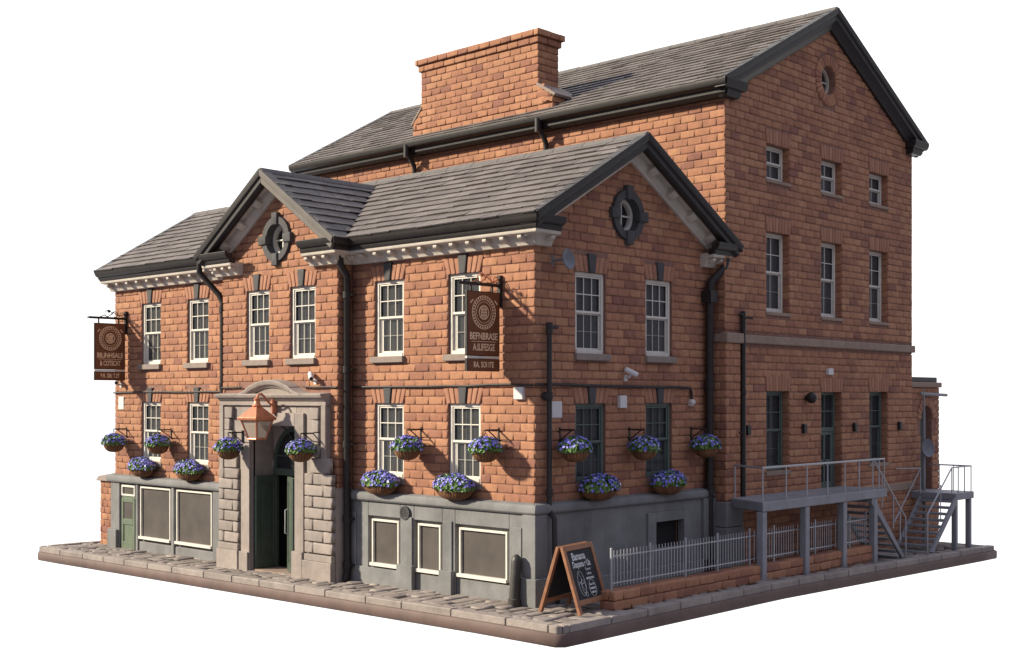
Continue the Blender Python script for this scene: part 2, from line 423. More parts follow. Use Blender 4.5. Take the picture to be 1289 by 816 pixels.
# ------------------------------------------------------------------ roofs
def slates(mb,O,U,Vv,W,ulo,uhi,L,exp_=.42,skip=None,wmin=.42,wmax=.8,thick=.035):
    """courses of slates. O origin at eave, U along, Vv up the slope, W outward; ulo/uhi functions of distance v"""
    O=V(O);U=V(U).normalized();Vv=V(Vv).normalized();W=V(W).normalized()
    n=round(L/exp_); e=L/n
    for i in range(n):
        v0=i*e; v1=v0+e+.05
        a=ulo(v0+e*.5); b=uhi(v0+e*.5)
        if i==n-1: v1=v0+e
        u=a
        while u<b-.01:
            w=rnd(wmin,wmax); ue=min(b,u+w)
            if b-ue<.15: ue=b
            s_=rnd(-.022,.022); t0=thick+rnd(-.006,.012); t1=t0+rnd(-.008,.008); g=rnd(.001,.006)
            def P(u,v,w): return O+U*u+Vv*v+W*w
            j0,j1=rnd(-.012,.012),rnd(-.012,.012)
            top=[P(u+g,v0+s_+j0,t0+.018),P(ue-g,v0+s_+j1,t1+.018),P(ue-g,v1,.012),P(u+g,v1,.012)]
            bot=[P(u+g,v0+s_+j0+.01,t0-.02),P(ue-g,v0+s_+j1+.01,t1-.02),P(ue-g,v1,-.01),P(u+g,v1,-.01)]
            mb.hexa(bot+top); u=ue
def ridge_run(mb,p0,p1,slope,r=.17):
    p0=V(p0);p1=V(p1);L=(p1-p0).length;d=(p1-p0).normalized(); sx=d.cross(V((0,0,1))).normalized()
    n=max(1,round(L/1.05))
    for i in range(n):
        a=p0+d*(L*i/n+.006);b=p0+d*(L*(i+1)/n-.006); k=rnd(-.006,.01)
        dz=r*slope*.9
        prof=[(-r,-dz),(-r*.5,-dz*.42+.03),(0,.045+k),(r*.5,-dz*.42+.03),(r,-dz),(r,-dz-.05),(0,-.03),(-r,-dz-.05)]
        mb.extr(prof,sx,(0,0,1),a,b)
def gutter(mb,p0,p1,o,m0=0,m1=0,h=.0):
    """black fascia with a half-round gutter in front; p at the wall line/gutter top level"""
    # lower fascia tier
    mb.extr([(.28,-.335),(.47,-.32),(.515,-.25),(.515,-.17),(.28,-.15)],o,(0,0,1),p0,p1,m0,m1)
    # gutter (ogee) tier
    mb.extr([(.38,-.17),(.55,-.185),(.61,-.14),(.64,-.07),(.65,.01),(.60,.02),(.54,-.03),(.40,-.03)],o,(0,0,1),p0,p1,m0,m1)
# ================================================================== PUBLIC HOUSE (front block)
WX0=-19.1; AD=7.3; EZ=8.46
PX0,PX1,PY=-11.98,-6.66,-.5      # projecting bay
RY,RZ=3.6,11.48; EY=-.66; EZR=9.06 # ridge / eave of main roof
SLA=(RZ-EZR)/(RY-EY)
pub=thing('public_house','two storey red brick front building with slate roof, pedimented stone doorway and grey painted base','building',(-9,3.5,0))
Ff=FR(0); Fb=FR(PY); Fs=SD(0)
winF=[(-5.72,-4.58),(-2.92,-1.78),(-17.45,-16.28),(-14.72,-13.55)]
winB=[(-10.83,-9.72),(-8.75,-7.62)]
winS=[(1.47,2.64),(4.3,5.45)]
UZ=(5.93,7.93); LZ=(2.76,4.70)
D=.13
# --- core
def gable_prism(mb,x0,x1,y0,y1,z0,ze,yr,zr):
    vs=[];
    for x in (x0,x1): vs+=[(x,y0,z0),(x,y1,z0),(x,y1,ze),(x,yr,zr),(x,y0,ze)]
    mb.add(vs,[(4,3,2,1,0),(5,6,7,8,9),(0,1,6,5),(1,2,7,6),(2,3,8,7),(3,4,9,8),(4,0,5,9)])
core=MB(); gable_prism(core,WX0,0,0,AD,-.3,EZ+.25,3.65,11.1)
wallm=obj('wall_mortar',core,'mortar',pub); wallm.name='brick_wall'
cut=MB()
for a,b in winF:
    cut.box(a,b,-1,D+.08,UZ[0],UZ[1]); cut.box(a,b,-1,D+.08,LZ[0],LZ[1])
for a,b in winS:
    cut.box(-D-.08,1,a,b,UZ[0],UZ[1]); cut.box(-D-.08,1,a,b,LZ[0],LZ[1])
cyl(cut,Fs,3.5,9.5,.45,-.42,1,28)
cut.box(-10.45,-8.27,-2,1.7,-.5,4.22)     # doorway through to the hall
cut.box(-.2,.5,4.5,5.74,.85,1.62)        # cellar opening
boolcut(wallm,cut)
# bay core
bay=MB()
byr=(PX0+PX1)/2
vs=[]
for y in (PY,2.2): vs+=[(PX0,y,-.3),(PX1,y,-.3),(PX1,y,EZ+.2),(byr,y,10.65),(PX0,y,EZ+.2)]
bay.add(vs,[(0,1,2,3,4),(9,8,7,6,5),(0,5,6,1),(1,6,7,2),(2,7,8,3),(3,8,9,4),(4,9,5,0)])
bayo=obj('bay_wall',bay,'mortar',pub)
cut=MB()
for a,b in winB: cut.box(a,b,-2,PY+D+.08,UZ[0],UZ[1])
cyl(cut,Fb,byr,9.32,.45,-.42,1,28)
cut.box(-10.45,-8.27,-2,3,-.5,4.22)
boolcut(bayo,cut)
# --- bricks
bk=MB()
hol=[]
HL=.40
def wh(w,zs,h=HL,sp=.32): return [(w[0],w[1],zs[0]-.16,zs[1]),(w[0]-h*sp*.55,w[1]+h*sp*.55,zs[1],zs[1]+h)]
for w in winF: hol+=wh(w,UZ)+wh(w,LZ)
bricks(bk,Ff,PX1+.05,0,2.34,EZ,hol,ends=(0,.035),u_org=.03)
bricks(bk,Ff,WX0,PX0-.02,2.24,EZ,hol,ends=(.035,0),u_org=WX0-.03)
hol=[]
for w in winS: hol+=wh(w,UZ)+wh(w,LZ)
# side gable
lo=lambda z: 0 if z<8.9 else (z-8.9)/SLA*1.0-.05
hi=lambda z: AD if z<8.9 else 7.3-(z-8.9)/SLA+.05
bricks(bk,Fs,lo,hi,2.34,11.0,hol,circ=[(3.5,9.5,.62)],ends=(.035,0),u_org=-.03,phase=1)
# left end wall (unseen from the front, seen from a step to the side)
bricks(bk,SL(WX0),lambda z:-AD,lambda z:0,2.24,EZ,(),ends=(0,.035),phase=1)
obj('wall_bricks',bk,'brick',wallm,smooth=True)
bb=MB(); hol=[]
for w in winB: hol+=wh(w,UZ)
hol+=[(-11.9,-6.95,2.0,4.98),(-11.15,-8.0,4.9,5.32)]
sb=(10.65-8.66)/((PX1-PX0)/2)
lo=lambda z: PX0 if z<8.8 else PX0+(z-8.8)/sb-.05
hi=lambda z: PX1 if z<8.8 else PX1-(z-8.8)/sb+.05
bricks(bb,Fb,lo,hi,2.34,10.6,hol,circ=[(byr,9.32,.62)],ends=(.035,.035),u_org=PX0)
bricks(bb,SD(PX1),PY,-.02,2.34,8.9,(),ends=(.035,0),u_org=PY-.2,phase=1)
bricks(bb,SL(PX0),.02,-PY,2.34,8.9,(),ends=(0,.035),phase=1)
obj('bay_bricks',bb,'brick',bayo,smooth=True)
# --- windows
for (a,b) in winF:
    for z in (UZ,LZ):
        w=sash('window',pub,Ff,a+.01,b-.01,z[0],z[1],D,'white',sill=.13 if z is UZ else .05); lint(w,Ff,a,b,z[1])
for (a,b) in winB:
    w=sash('window',pub,Fb,a+.01,b-.01,*UZ,D,'white',sill=.13); lint(w,Fb,a,b,UZ[1])
for (a,b) in winS:
    w=sash('window',pub,Fs,a+.01,b-.01,*UZ,D,'white',sill=.13); lint(w,Fs,a,b,UZ[1])
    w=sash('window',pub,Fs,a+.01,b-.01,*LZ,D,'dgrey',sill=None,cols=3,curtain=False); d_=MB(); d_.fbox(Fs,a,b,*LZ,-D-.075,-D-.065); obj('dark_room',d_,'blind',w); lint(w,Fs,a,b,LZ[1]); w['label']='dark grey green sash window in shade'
# --- round windows with dark stone surrounds
def oculus(F,uc,vc):
    mb=MB()
    for k in range(4):
        a=k*PI/2+.19; circle_ring(mb,F,uc,vc,.44,.64,-.03,.10,a,a+PI/2-.38,10)
    for k in range(4):
        t=k*PI/2; c,s_=math.cos(t),math.sin(t)
        def P(r,q): return (uc+c*r-s_*q,vc+s_*r+c*q)
        q=[P(.40,-.12),P(.75,-.135),P(.75,.135),P(.40,.12)]
        mb.brickq(F,q,.15,-.03,.02,0)
    o=obj('round_window',mb,'key',pub,bevel=.012)
    r=MB(); circle_ring(r,F,uc,vc,.345,.44,-.26,-.14,0,2*PI,28,closed=True)
    r.fbox(F,uc-.02,uc+.02,vc-.35,vc+.35,-.22,-.17); r.fbox(F,uc-.35,uc+.35,vc-.02,vc+.02,-.225,-.175)
    obj('frame',r,'white',o,smooth='auto')
    g=MB(); disc(g,F,uc,vc,.36,-.24); obj('glass',g,'glass',o)
    c=MB(); circle_ring(c,F,uc,vc,.44,.455,-.42,.0,0,2*PI,28,closed=True); obj('reveal',c,'key',o,smooth='auto')
oculus(Fs,3.5,9.5); oculus(Fb,byr,9.32)
# --- cornice : cream band with modillions, black gutter over
CP=[(.0,-.04),(.17,-.04),(.19,.02),(.22,.06),(.23,.15),(.25,.18),(.45,.21),(.47,.25),(.47,.33),(0,.33)]
def cornice(p0,p1,o,m0,m1,spacing=.62):
    p0=V(p0);p1=V(p1);cor=MB(); gut=MB(); mod=MB(); cor.extr(CP,o,(0,0,1),p0,p1,m0,m1); gutter(gut,p0+V((0,0,EZR-EZ)),p1+V((0,0,EZR-EZ)),o,m0,m1)
    L=(p1-p0).length; d=(p1-p0).normalized(); n=max(1,round(L/spacing)); o=V(o)
    for i in range(n+1 if n>1 else 1):
        c=p0+d*(L*(i+ (.0 if n>1 else .5))/n) if n>1 else p0+d*L*.5
        if n>1: c=p0+d*(.12+(L-.24)*i/n)
        pr=[(.2,.05),(.34,.07),(.42,.12),(.42,.19),(.2,.205)]
        mod.extr(pr,o,(0,0,1),c-d*.075,c+d*.075)
    co=obj('cornice',cor,'cream',pub,bevel=.012); mo=obj('modillions',mod,'cream',co,bevel=.03); mo['kind']='stuff'; obj('gutter',gut,'black',pub,bevel=.014)
z=EZ
cornice((PX1+.12,0,z),(0,0,z),(0,-1,0),0,1)
cornice((0,0,z),(0,.42,z),(1,0,0),1,0,.6)
cornice((WX0,0,z),(PX0-.02,0,z),(0,-1,0),.45,0)
cornice((0,6.75,z),(0,7.72,z),(1,0,0),0,0,.5)
# bay returns
cornice((PX0,PY,z),(PX0+1.0,PY,z),(0,-1,0),1,0,.6)
cornice((PX1-1.0,PY,z),(PX1,PY,z),(0,-1,0),0,1,.6)
cornice((PX1,PY,z),(PX1,-.05,z),(1,0,0),1,0,.8)
# --- main roof
roof=MB()
XR0,XR1=WX0-.3,.62
BYW=7.95
def slope_roof(mb,x0,x1,ye,yr,yb,ze,zr,th=.10):
    sl=(zr-ze)/(yr-ye); zb=zr-(yb-yr)*sl
    vs=[]
    for x in (x0,x1): vs+=[(x,ye,ze),(x,yr,zr),(x,yb,zb),(x,yb,zb-th),(x,yr,zr-th*1.25),(x,ye,ze-th)]
    mb.add(vs,[(0,1,4,5),(1,2,3,4),(11,10,7,6),(10,9,8,7),(0,6,7,1),(1,7,8,2),(2,8,9,3),(3,9,10,4),(4,10,11,5),(5,11,6,0)])
# bay roof body
BHW=3.28; BRZ=RZ-.30; BEZ=9.02; BY0=-1.12
slb=(BRZ-BEZ)/BHW
ymeet=lambda z:(z-EZR)/SLA+EY
LSf=math.hypot(RY-EY,RZ-EZR); vB=LSf*(BRZ-EZR)/(RZ-EZR)
XRR=-19.95
pg=[(XR0,0),(byr-BHW,0),(byr,vB),(byr+BHW,0),(XR1,0),(XR1,LSf),(XRR,LSf)]
def rp_(x,v,d): return (x,EY+v*(RY-EY)/LSf+d*(RZ-EZR)/LSf,EZR+v*(RZ-EZR)/LSf-d*(RY-EY)/LSf)
n_=len(pg); roof.add([rp_(x,v,0) for x,v in pg]+[rp_(x,v,.1) for x,v in pg],[tuple(range(n_)),tuple(range(2*n_-1,n_-1,-1))]+[(i,n_+i,n_+(i+1)%n_,(i+1)%n_) for i in range(n_)])
zb_=RZ-(BYW-RY)*SLA
roof.hexa([(XRR,RY,RZ-.12),(XR1,RY,RZ-.12),(XR1,BYW,zb_-.12),(XRR,BYW,zb_-.12),(XRR,RY,RZ),(XR1,RY,RZ),(XR1,BYW,zb_),(XRR,BYW,zb_)])
vs=[(byr-BHW,BY0,BEZ),(byr,BY0,BRZ),(byr+BHW,BY0,BEZ),(byr-BHW,ymeet(BEZ)+.3,BEZ),(byr,ymeet(BRZ)+.3,BRZ),(byr+BHW,ymeet(BEZ)+.3,BEZ)]
vs+= [(x,y,z_-.11) for x,y,z_ in vs]
roof.add(vs,[(0,1,4,3),(1,2,5,4),(6,9,10,7),(7,10,11,8),(0,6,7,1),(1,7,8,2),(3,4,10,9),(4,5,11,10),(0,3,9,6),(2,8,11,5)])
ro=obj('roof',roof,'slatebase',pub)
sl=MB()
LS=math.hypot(RY-EY,RZ-EZR); cs=(RY-EY)/LS; sn=(RZ-EZR)/LS
# main front slope left and right of the bay valley
def yz_at(v): return EY+v*cs, EZR+v*sn
def valR(v):
    z_=yz_at(v)[1]; 
    if z_>BRZ: return XR0
    return byr+BHW-(z_-BEZ)/slb
def valL(v):
    z_=yz_at(v)[1]
    if z_>BRZ: return XR0
    return byr-BHW+(z_-BEZ)/slb
slates(sl,(0,EY,EZR),(1,0,0),(0,cs,sn),(0,-sn,cs),lambda v:max(XR0,valR(v)-.04) if yz_at(v)[1]<=BRZ else byr,lambda v:XR1-.02,LS)
slates(sl,(0,EY,EZR),(1,0,0),(0,cs,sn),(0,-sn,cs),lambda v:XR0+.02+(XRR-XR0)*v/LS,lambda v:valL(v)+.04 if yz_at(v)[1]<=BRZ else byr,LS)
# back slope
LB=math.hypot(BYW-RY,(BYW-RY)*SLA)
slates(sl,(0,BYW,RZ-(BYW-RY)*SLA),(-1,0,0),(0,-cs,sn),(0,sn,cs),lambda v:-XR1,lambda v:-XRR,LB)
# bay slopes
LBs=math.hypot(BHW,BRZ-BEZ); cb=BHW/LBs; sbn=(BRZ-BEZ)/LBs
slates(sl,(byr+BHW,0,BEZ),(0,1,0),(-cb,0,sbn),(sbn,0,cb),lambda v:BY0+.02,lambda v:ymeet(BEZ+v*sbn)+.04,LBs)
slates(sl,(byr-BHW,0,BEZ),(0,-1,0),(cb,0,sbn),(-sbn,0,cb),lambda v:-ymeet(BEZ+v*sbn)-.04,lambda v:-BY0-.02,LBs)
obj('slates',sl,'slate',ro)
rd=MB(); ridge_run(rd,(XRR,RY,RZ+.05),(XR1,RY,RZ+.05),SLA); ridge_run(rd,(byr,BY0,BRZ+.05),(byr,ymeet(BRZ)+.05,BRZ+.05),slb)
obj('ridge_tiles',rd,'ridge',ro,bevel=.01)
# --- verges / raking cornices
def rake(parent,pl,pt,pr,o,depth_w,mats,cream=None,blk=.62,deep=False):
    """two raking boards from the low ends pl, pr to the apex pt; o outward"""
    o=V(o); W=depth_w
    for (a,b),mt in zip(((V(pl),V(pt)),(V(pr),V(pt))),mats):
        d=(b-a).normalized(); up=(V((0,0,1))-d*d.z).normalized(); m=abs(d.z)/math.sqrt(1-d.z*d.z)
        def ex(mb,prof):
            A=[a+o*x+up*y for x,y in prof]; Bq=[b+o*x+up*y+d*(y*m) for x,y in prof]
            n=len(prof); mb.add(A+Bq,[(i,(i+1)%n,n+(i+1)%n,n+i) for i in range(n)]+[tuple(range(n-1,-1,-1)),tuple(range(n,2*n))])
        vm=MB()
        ex(vm,[(W-.26,.02),(W-.26,-.16),(W-.03,-.19),(W+.03,-.155),(W+.05,-.04),(W+.05,.02)])
        ex(vm,[(W-.24,-.155),(W-.24,-.34),(W-.10,-.36),(W-.02,-.31),(W-.02,-.15)])
        if deep: ex(vm,[(.0,-.10),(.0,-.55),(.12,-.55),(.16,-.44),(.24,-.36),(.24,-.10)])
        obj('bargeboard',vm,mt,parent,bevel=.012)
        if cream:
            rm=MB(); mm=MB()
            ex(rm,[(0.0,-.14),(0.0,-.56),(.10,-.56),(.13,-.48),(.17,-.44),(.20,-.37),(.20,-.28),(W-.24,-.25),(W-.24,-.14)])
            L=(b-a).length; n=int(L/blk)
            for i in range(1,n):
                c=a+d*(L*i/n)
                A=[c-d*.12+o*x+up*y for x,y in [(.12,-.50),(.28,-.46),(.38,-.38),(.38,-.24),(.12,-.24)]]
                Bq=[p+d*.24 for p in A]; mm.add(A+Bq,[(0,1,6,5),(1,2,7,6),(2,3,8,7),(3,4,9,8),(4,0,5,9),(4,3,2,1,0),(5,6,7,8,9)])
            rk=obj('raking_cornice',rm,'cream',cream,bevel=.01); mo=obj('modillions',mm,'cream',rk,bevel=.03); mo['kind']='stuff'
rake(ro,(0,EY+.02,EZR+.03),(0,RY,RZ+.04),(0,BYW-.02,RZ+.03-(BYW-RY)*SLA),(1,0,0),XR1,('black','black'),pub,.85)
rake(ro,(byr-BHW+.02,PY,BEZ+.02),(byr,PY,BRZ+.04),(byr+BHW-.02,PY,BEZ+.02),(0,-1,0),PY-BY0,('black','lead'),pub,.85)
rake(ro,(XRR+.3,BYW-.02,RZ+.03-(BYW-RY)*SLA),(XRR+.3,RY,RZ+.04),(XR0+.3,EY+.02,EZR+.03),(-1,0,0),.3,('black','black'))
# --- plinth : grey render
pl=MB()
# right front wing
def plinth_front(x0,x1,zt,panels,m1,y=0.):
    F=FR(y)
    # body with gaps for window panels
    xs=[x0]
    for a,b,c,d_ in panels: xs+=[a,b]
    xs.append(x1)
    for i in range(0,len(xs),2): pl.fbox(F,xs[i],xs[i+1],-.45,zt-.02,-.05,.15)
    for a,b,c,d_ in panels:
        pl.fbox(F,a,b,d_,zt-.02,-.05,.149); pl.fbox(F,a,b,-.45,c,-.05,.10)
# cap
CAP=[(-.02,0),(.20,0),(.245,.05),(.25,.17),(.21,.235),(.05,.27),(-.02,.27)]
panR=[(-5.82,-4.55,.36,1.72),(-4.02,-2.98,.36,1.72),(-2.52,-.68,.38,1.72)]
plinth_front(PX1+.03,0,2.12,panR,1)
pl.extr(CAP,(0,-1,0),(0,0,1),(PX1+.03,0,2.1),(0,0,2.1),0,1)
pl.extr(CAP,(1,0,0),(0,0,1),(0,0,2.1),(0,7.15,2.1),1,0)
# side body
pl.fbox(SD(0),-.15,4.5,-.4,2.1,-.05,.15); pl.fbox(SD(0),5.74,7.2,-.4,2.1,-.05,.15)
pl.fbox(SD(0),4.5,5.74,1.6,2.1,-.05,.149); pl.fbox(SD(0),4.5,5.74,-.4,.9,-.05,.149)
# raised surround of cellar opening
pl.fbox(SD(0),4.15,4.5,.2,1.86,.15,.21); pl.fbox(SD(0),5.74,6.0,.2,1.86,.15,.21); pl.fbox(SD(0),4.5,5.74,1.6,1.86,.15,.21)
# pilaster strips with flared feet
for a,b in ((-6.55,-6.28),(-4.50,-4.06),(-2.92,-2.60),(-.55,-.25)):
    pl.fbox(Ff,a,b,-.45,1.78,.151,.19)
for a,b in ((-4.58,-3.98),(-3.0,-2.54)):
    pl.fbox(Ff,a,b,-.45,.55,.152,.27)
pl.fbox(Ff,PX1+.05,-4.6,-.45,.36,.15,.2)
# corner pier with flared foot
pl.hexa([(-.2,-.22,-.4),(.22,-.22,-.4),(.22,.22,-.4),(-.2,.22,-.4),(-.2,-.22,2.1),(.22,-.22,2.1),(.22,.22,2.1),(-.2,.22,2.1)])
pl.box(-.27,.30,-.30,.3,-.4,.62)
pl.fbox(SD(0),.3,7.2,-.4,.45,.15,.24)
pl.fbox(SD(0),6.62,7.2,-.4,2.1,.15,.24)
obj('plinth',pl,'grey',pub,bevel=.04,seg=3); pl=MB()
# left wing shop front
panL=[(-18.62,-17.6,-.3,2.0),(-17.45,-15.45,.12,2.0),(-15.28,-13.12,.12,2.0)]
plinth_front(WX0-.02,PX0-.02,2.02,panL,0)
pl.extr(CAP,(0,-1,0),(0,0,1),(WX0-.0,0,2.0),(PX0-.02,0,2.0),1,0)
pl.fbox(SL(WX0),-AD,.15,-.5,2.0,-.05,.1)
pl.box(WX0-.14,-18.66,-.26,.1,-.5,.42)
obj('plinth',pl,'grey',pub,bevel=.04,seg=3)
for a,b,c,d_ in panR+panL:
    pr=MB(); pr.fbox(Ff,a-.01,b+.01,c-.02,d_+.02,-.02,.012); obj('plinth_recess',pr,'grey',pub)
Fp=FR(-.06)
for a,b,c,d_ in panR: fixed('basement_window',pub,FR(-.085),a+.10,b-.10,c+.07,d_-.08,.03)
for a,b,c,d_ in panL[1:]: fixed('shop_window',pub,FR(-.085),a+.09,b-.09,c+.12,d_-.07,.03)
# side door of the shop front
dm=MB(); F=FR(-.07); a,b=-18.52,-17.68
dm.fbox(F,a,b,-.2,1.55,-.02,.03); dm.fbox(F,a,b,-.2,-.05,-.02,.05)
for (p,q,r_,s_) in ((a,a+.12,-.2,1.5),(b-.12,b,-.2,1.5),(a+.12,b-.12,1.36,1.5),(a+.12,b-.12,.62,.80),(a+.12,b-.12,-.2,.05)): dm.fbox(F,p,q,r_,s_,.03,.06)
sd_=obj('side_door',dm,'lgreen',pub,bevel=.008); sd_['label']='sage green half glazed door at the far end of the front'
g=MB(); g.fbox(F,a+.13,b-.13,.82,1.35,.031,.036); obj('glass',g,'blind',sd_)
t=MB(); 
for (p,q,r_,s_) in ((a,b,1.57,1.63),(a,b,1.86,1.93),(a,a+.06,1.63,1.86),(b-.06,b,1.63,1.86)): t.fbox(F,p,q,r_,s_,-.02,.06)
to=obj('transom_window',t,'white',sd_,bevel=.006)
g=MB(); g.fbox(F,a+.06,b-.06,1.63,1.86,.0,.012); obj('glass',g,'blind',sd_)
# round vent grille, cellar opening
vg=MB(); F=FR(-.15); cyl(vg,F,-4.33,1.88,.17,-.01,.035,24); circle_ring(vg,F,-4.33,1.88,.14,.18,.02,.06,0,2*PI,24,closed=True)
for k in range(-3,4):
    h=math.sqrt(max(.0,.14**2-(k*.04)**2)); vg.fbox(F,-4.33-h,-4.33+h,1.88+k*.04-.01,1.88+k*.04+.01,.035,.055)
obj('round_vent',vg,'key',pub,smooth='auto')
ce=MB(); ce.box(-.12,-.07,4.5,5.74,.85,1.62); obj('cellar_opening',ce,'dark',pub)
# --- downpipes and conduits
def pipe(pts,r,parent,collars=(),mt='black',name='downpipe'):
    mb=MB(); mb.tube(pts,r,12)
    for (x,y,z_) in collars: mb.tube([(x,y,z_-.09),(x,y,z_+.09)],r*1.28,12); mb.box(x-r*1.9,x+r*1.9,y,y+r+.09,z_-.03,z_+.03) if True else 0
    return obj(name,mb,mt,parent,smooth='auto')
pipe([(PX0-1.12,-.62,9.0),(PX0-1.12,-.62,8.62),(PX0-.70,-.20,7.95),(PX0-.56,-.17,7.7),(PX0-.56,-.17,-.2)],.088,pub,[(PX0-.56,-.17,z_) for z_ in (7.5,5.2,2.9,.9)])
pipe([(PX1+.17,-.62,9.0),(PX1+.17,-.55,8.4),(PX1+.17,-.32,8.1),(PX1+.17,-.32,.2),(PX1+.17,-.38,-.05)],.095,pub,[(PX1+.17,-.32,z_) for z_ in (7.6,5.6,3.6,1.6,.35)])
mb=MB(); mb.tube([(.17,.33,6.5),(.17,.33,2.2),(.33,.33,2.0),(.33,.36,.35),(.36,.42,.0)],.062,12); mb.tube([(.17,.24,6.5),(.17,.62,6.52)],.04,10); mb.tube([(.17,.33,6.35),(.17,.33,6.62)],.085,12)
for z_ in (4.9,2.6): mb.tube([(.17,.33,z_-.09),(.17,.33,z_+.09)],.085,12)
mb.tube([(.05,.3,4.88),(.2,.3,4.88)],.11,12)
obj('downpipe',mb,'cable',pub,smooth='auto')
mb=MB(); mb.tube([(.42,7.45,8.68),(.38,7.35,8.4),(.22,6.98,8.02),(.2,6.93,7.75),(.2,6.93,.0)],.11,14)
mb.box(.05,.36,6.76,7.1,7.45,7.78)
for z_ in (5.2,2.3): mb.tube([(.2,6.93,z_-.1),(.2,6.93,z_+.1)],.14,14)
obj('downpipe',mb,'black',pub,smooth='auto')
mb=MB()
def sag(p,q,n,s_=.02): return [tuple(V(p).lerp(V(q),i/n)+V((0,0,rnd(-s_,s_)))) for i in range(n+1)]
mb.tube(sag((WX0-.02,-.085,5.02),(PX0,-.085,5.02),9),.026,8); obj('cable_conduit',mb,'cable',pub,smooth='auto'); mb=MB()
mb.tube(sag((PX0,PY-.07,5.14),(-11.0,PY-.07,5.14),3,.01),.024,8); obj('cable_conduit',mb,'cable',pub,smooth='auto'); mb=MB(); mb.tube(sag((-8.1,PY-.07,5.14),(PX1+.05,PY-.07,5.12),3,.01),.024,8); obj('cable_conduit',mb,'cable',pub,smooth='auto'); mb=MB()
mb.tube(sag((PX1+.1,-.085,5.13),(.02,-.085,5.16),9),.026,8)
mb.tube(sag((.085,-.05,5.16),(.085,6.0,5.12),10,.012)+[(.085,6.17,5.09),(.085,6.24,5.0),(.085,6.25,4.80)],.034,8)
obj('cable_conduit',mb,'cable',pub,smooth='auto')
# --- doorway
st=MB(); ST=FR(PY)
cx=byr
SX0,SX1=-11.92,-6.93       # whole surround
OX0,OX1=-10.42,-8.30       # opening
OZ=4.05
st.fbox(ST,SX0+.02,OX0,-.3,4.62,-.02,.12); st.fbox(ST,OX1,SX1-.02,-.3,4.62,-.02,.12); st.fbox(ST,OX0,OX1,OZ,4.62,-.02,.119)
# inner architrave
st.fbox(ST,OX0-.42,OX0,-.3,4.42,.12,.20); st.fbox(ST,OX1,OX1+.40,-.3,4.42,.12,.20); st.fbox(ST,OX0,OX1,OZ,4.42,.12,.199)
st.fbox(ST,OX1-.02,OX1+.46,-.3,.62,.2,.30); st.fbox(ST,OX0-.48,OX0-.02,-.3,.4,.2,.26)
# frieze and cornice
st.fbox(ST,SX0,SX1,4.62,4.78,-.02,.2)
st.extr([(0,0),(.24,0),(.27,.05),(.34,.08),(.38,.15),(.38,.19),(0,.22)],(0,-1,0),(0,0,1),(SX0,PY,4.76),(SX1,PY,4.76),0,0)
# base blocks
st.fbox(ST,SX0-.02,OX0-.46,-.3,.42,.12,.30); st.fbox(ST,OX1+.46,PX1+.06,-.3,.42,.12,.30); st.box(SX1-.1,PX1+.05,PY-.10,-.05,-.3,2.42)
st.fbox(ST,SX0,OX0-.5,.42,.6,.12,.26); st.fbox(ST,OX1+.5,PX1+.05,.42,.6,.12,.26); st.fbox(ST,SX1-.2,SX1,2.4,4.62,.12,.21); st.fbox(ST,SX0,SX0+.2,2.4,4.62,.12,.21)
# segmental pediment
def archseg(r,prof,a0,a1,n,cx_,cz):
    vs=[];k=len(prof)
    for i in range(n+1):
        t=a0+(a1-a0)*i/n
        for (o_,q) in prof: vs.append((cx_+(r+q)*math.cos(t),PY-o_,cz+(r+q)*math.sin(t)))
    fs=[(i*k+j,i*k+(j+1)%k,(i+1)*k+(j+1)%k,(i+1)*k+j) for i in range(n) for j in range(k)]
    fs+=[tuple(range(k-1,-1,-1)),tuple(range(n*k,n*k+k))]
    st.add(vs,fs)
r=2.35; hw=1.55; cz=5.24-r; a=math.asin(hw/r)
archseg(r,[(0,-.12),(.24,-.12),(.28,-.06),(.34,-.03),(.38,.06),(.38,.10),(0,.13)],PI/2+a*.58,PI/2-a*.58,18,cx,cz)
archseg(r,[(0,-.34),(.2,-.34),(.2,-.12),(0,-.12)],PI/2+a*.56,PI/2-a*.56,14,cx,cz)
for sgn in (-1,1):   # reverse-curved shoulders
    x=cx+sgn*r*math.sin(a*.58); zz=cz+r*math.cos(a*.58); vs=[];n=6;prof=[(0,-.12),(.24,-.12),(.28,-.06),(.34,-.03),(.38,.06),(.38,.10),(0,.13)];k=len(prof)
    for i in range(n+1):
        t=i/n; px=x+sgn*.72*t; pz=zz-(zz-4.86)*(1-(1-t)**2)
        for o_,q in prof: vs.append((px,PY-o_,pz+q*(1-.3*t)))
    st.add(vs,[(i*k+j,i*k+(j+1)%k,(i+1)*k+(j+1)%k,(i+1)*k+j) for i in range(n) for j in range(k)]+[tuple(range(k)),tuple(range(n*k,n*k+k))])
dsur=obj('door_surround',st,'stone',pub,bevel=.018)
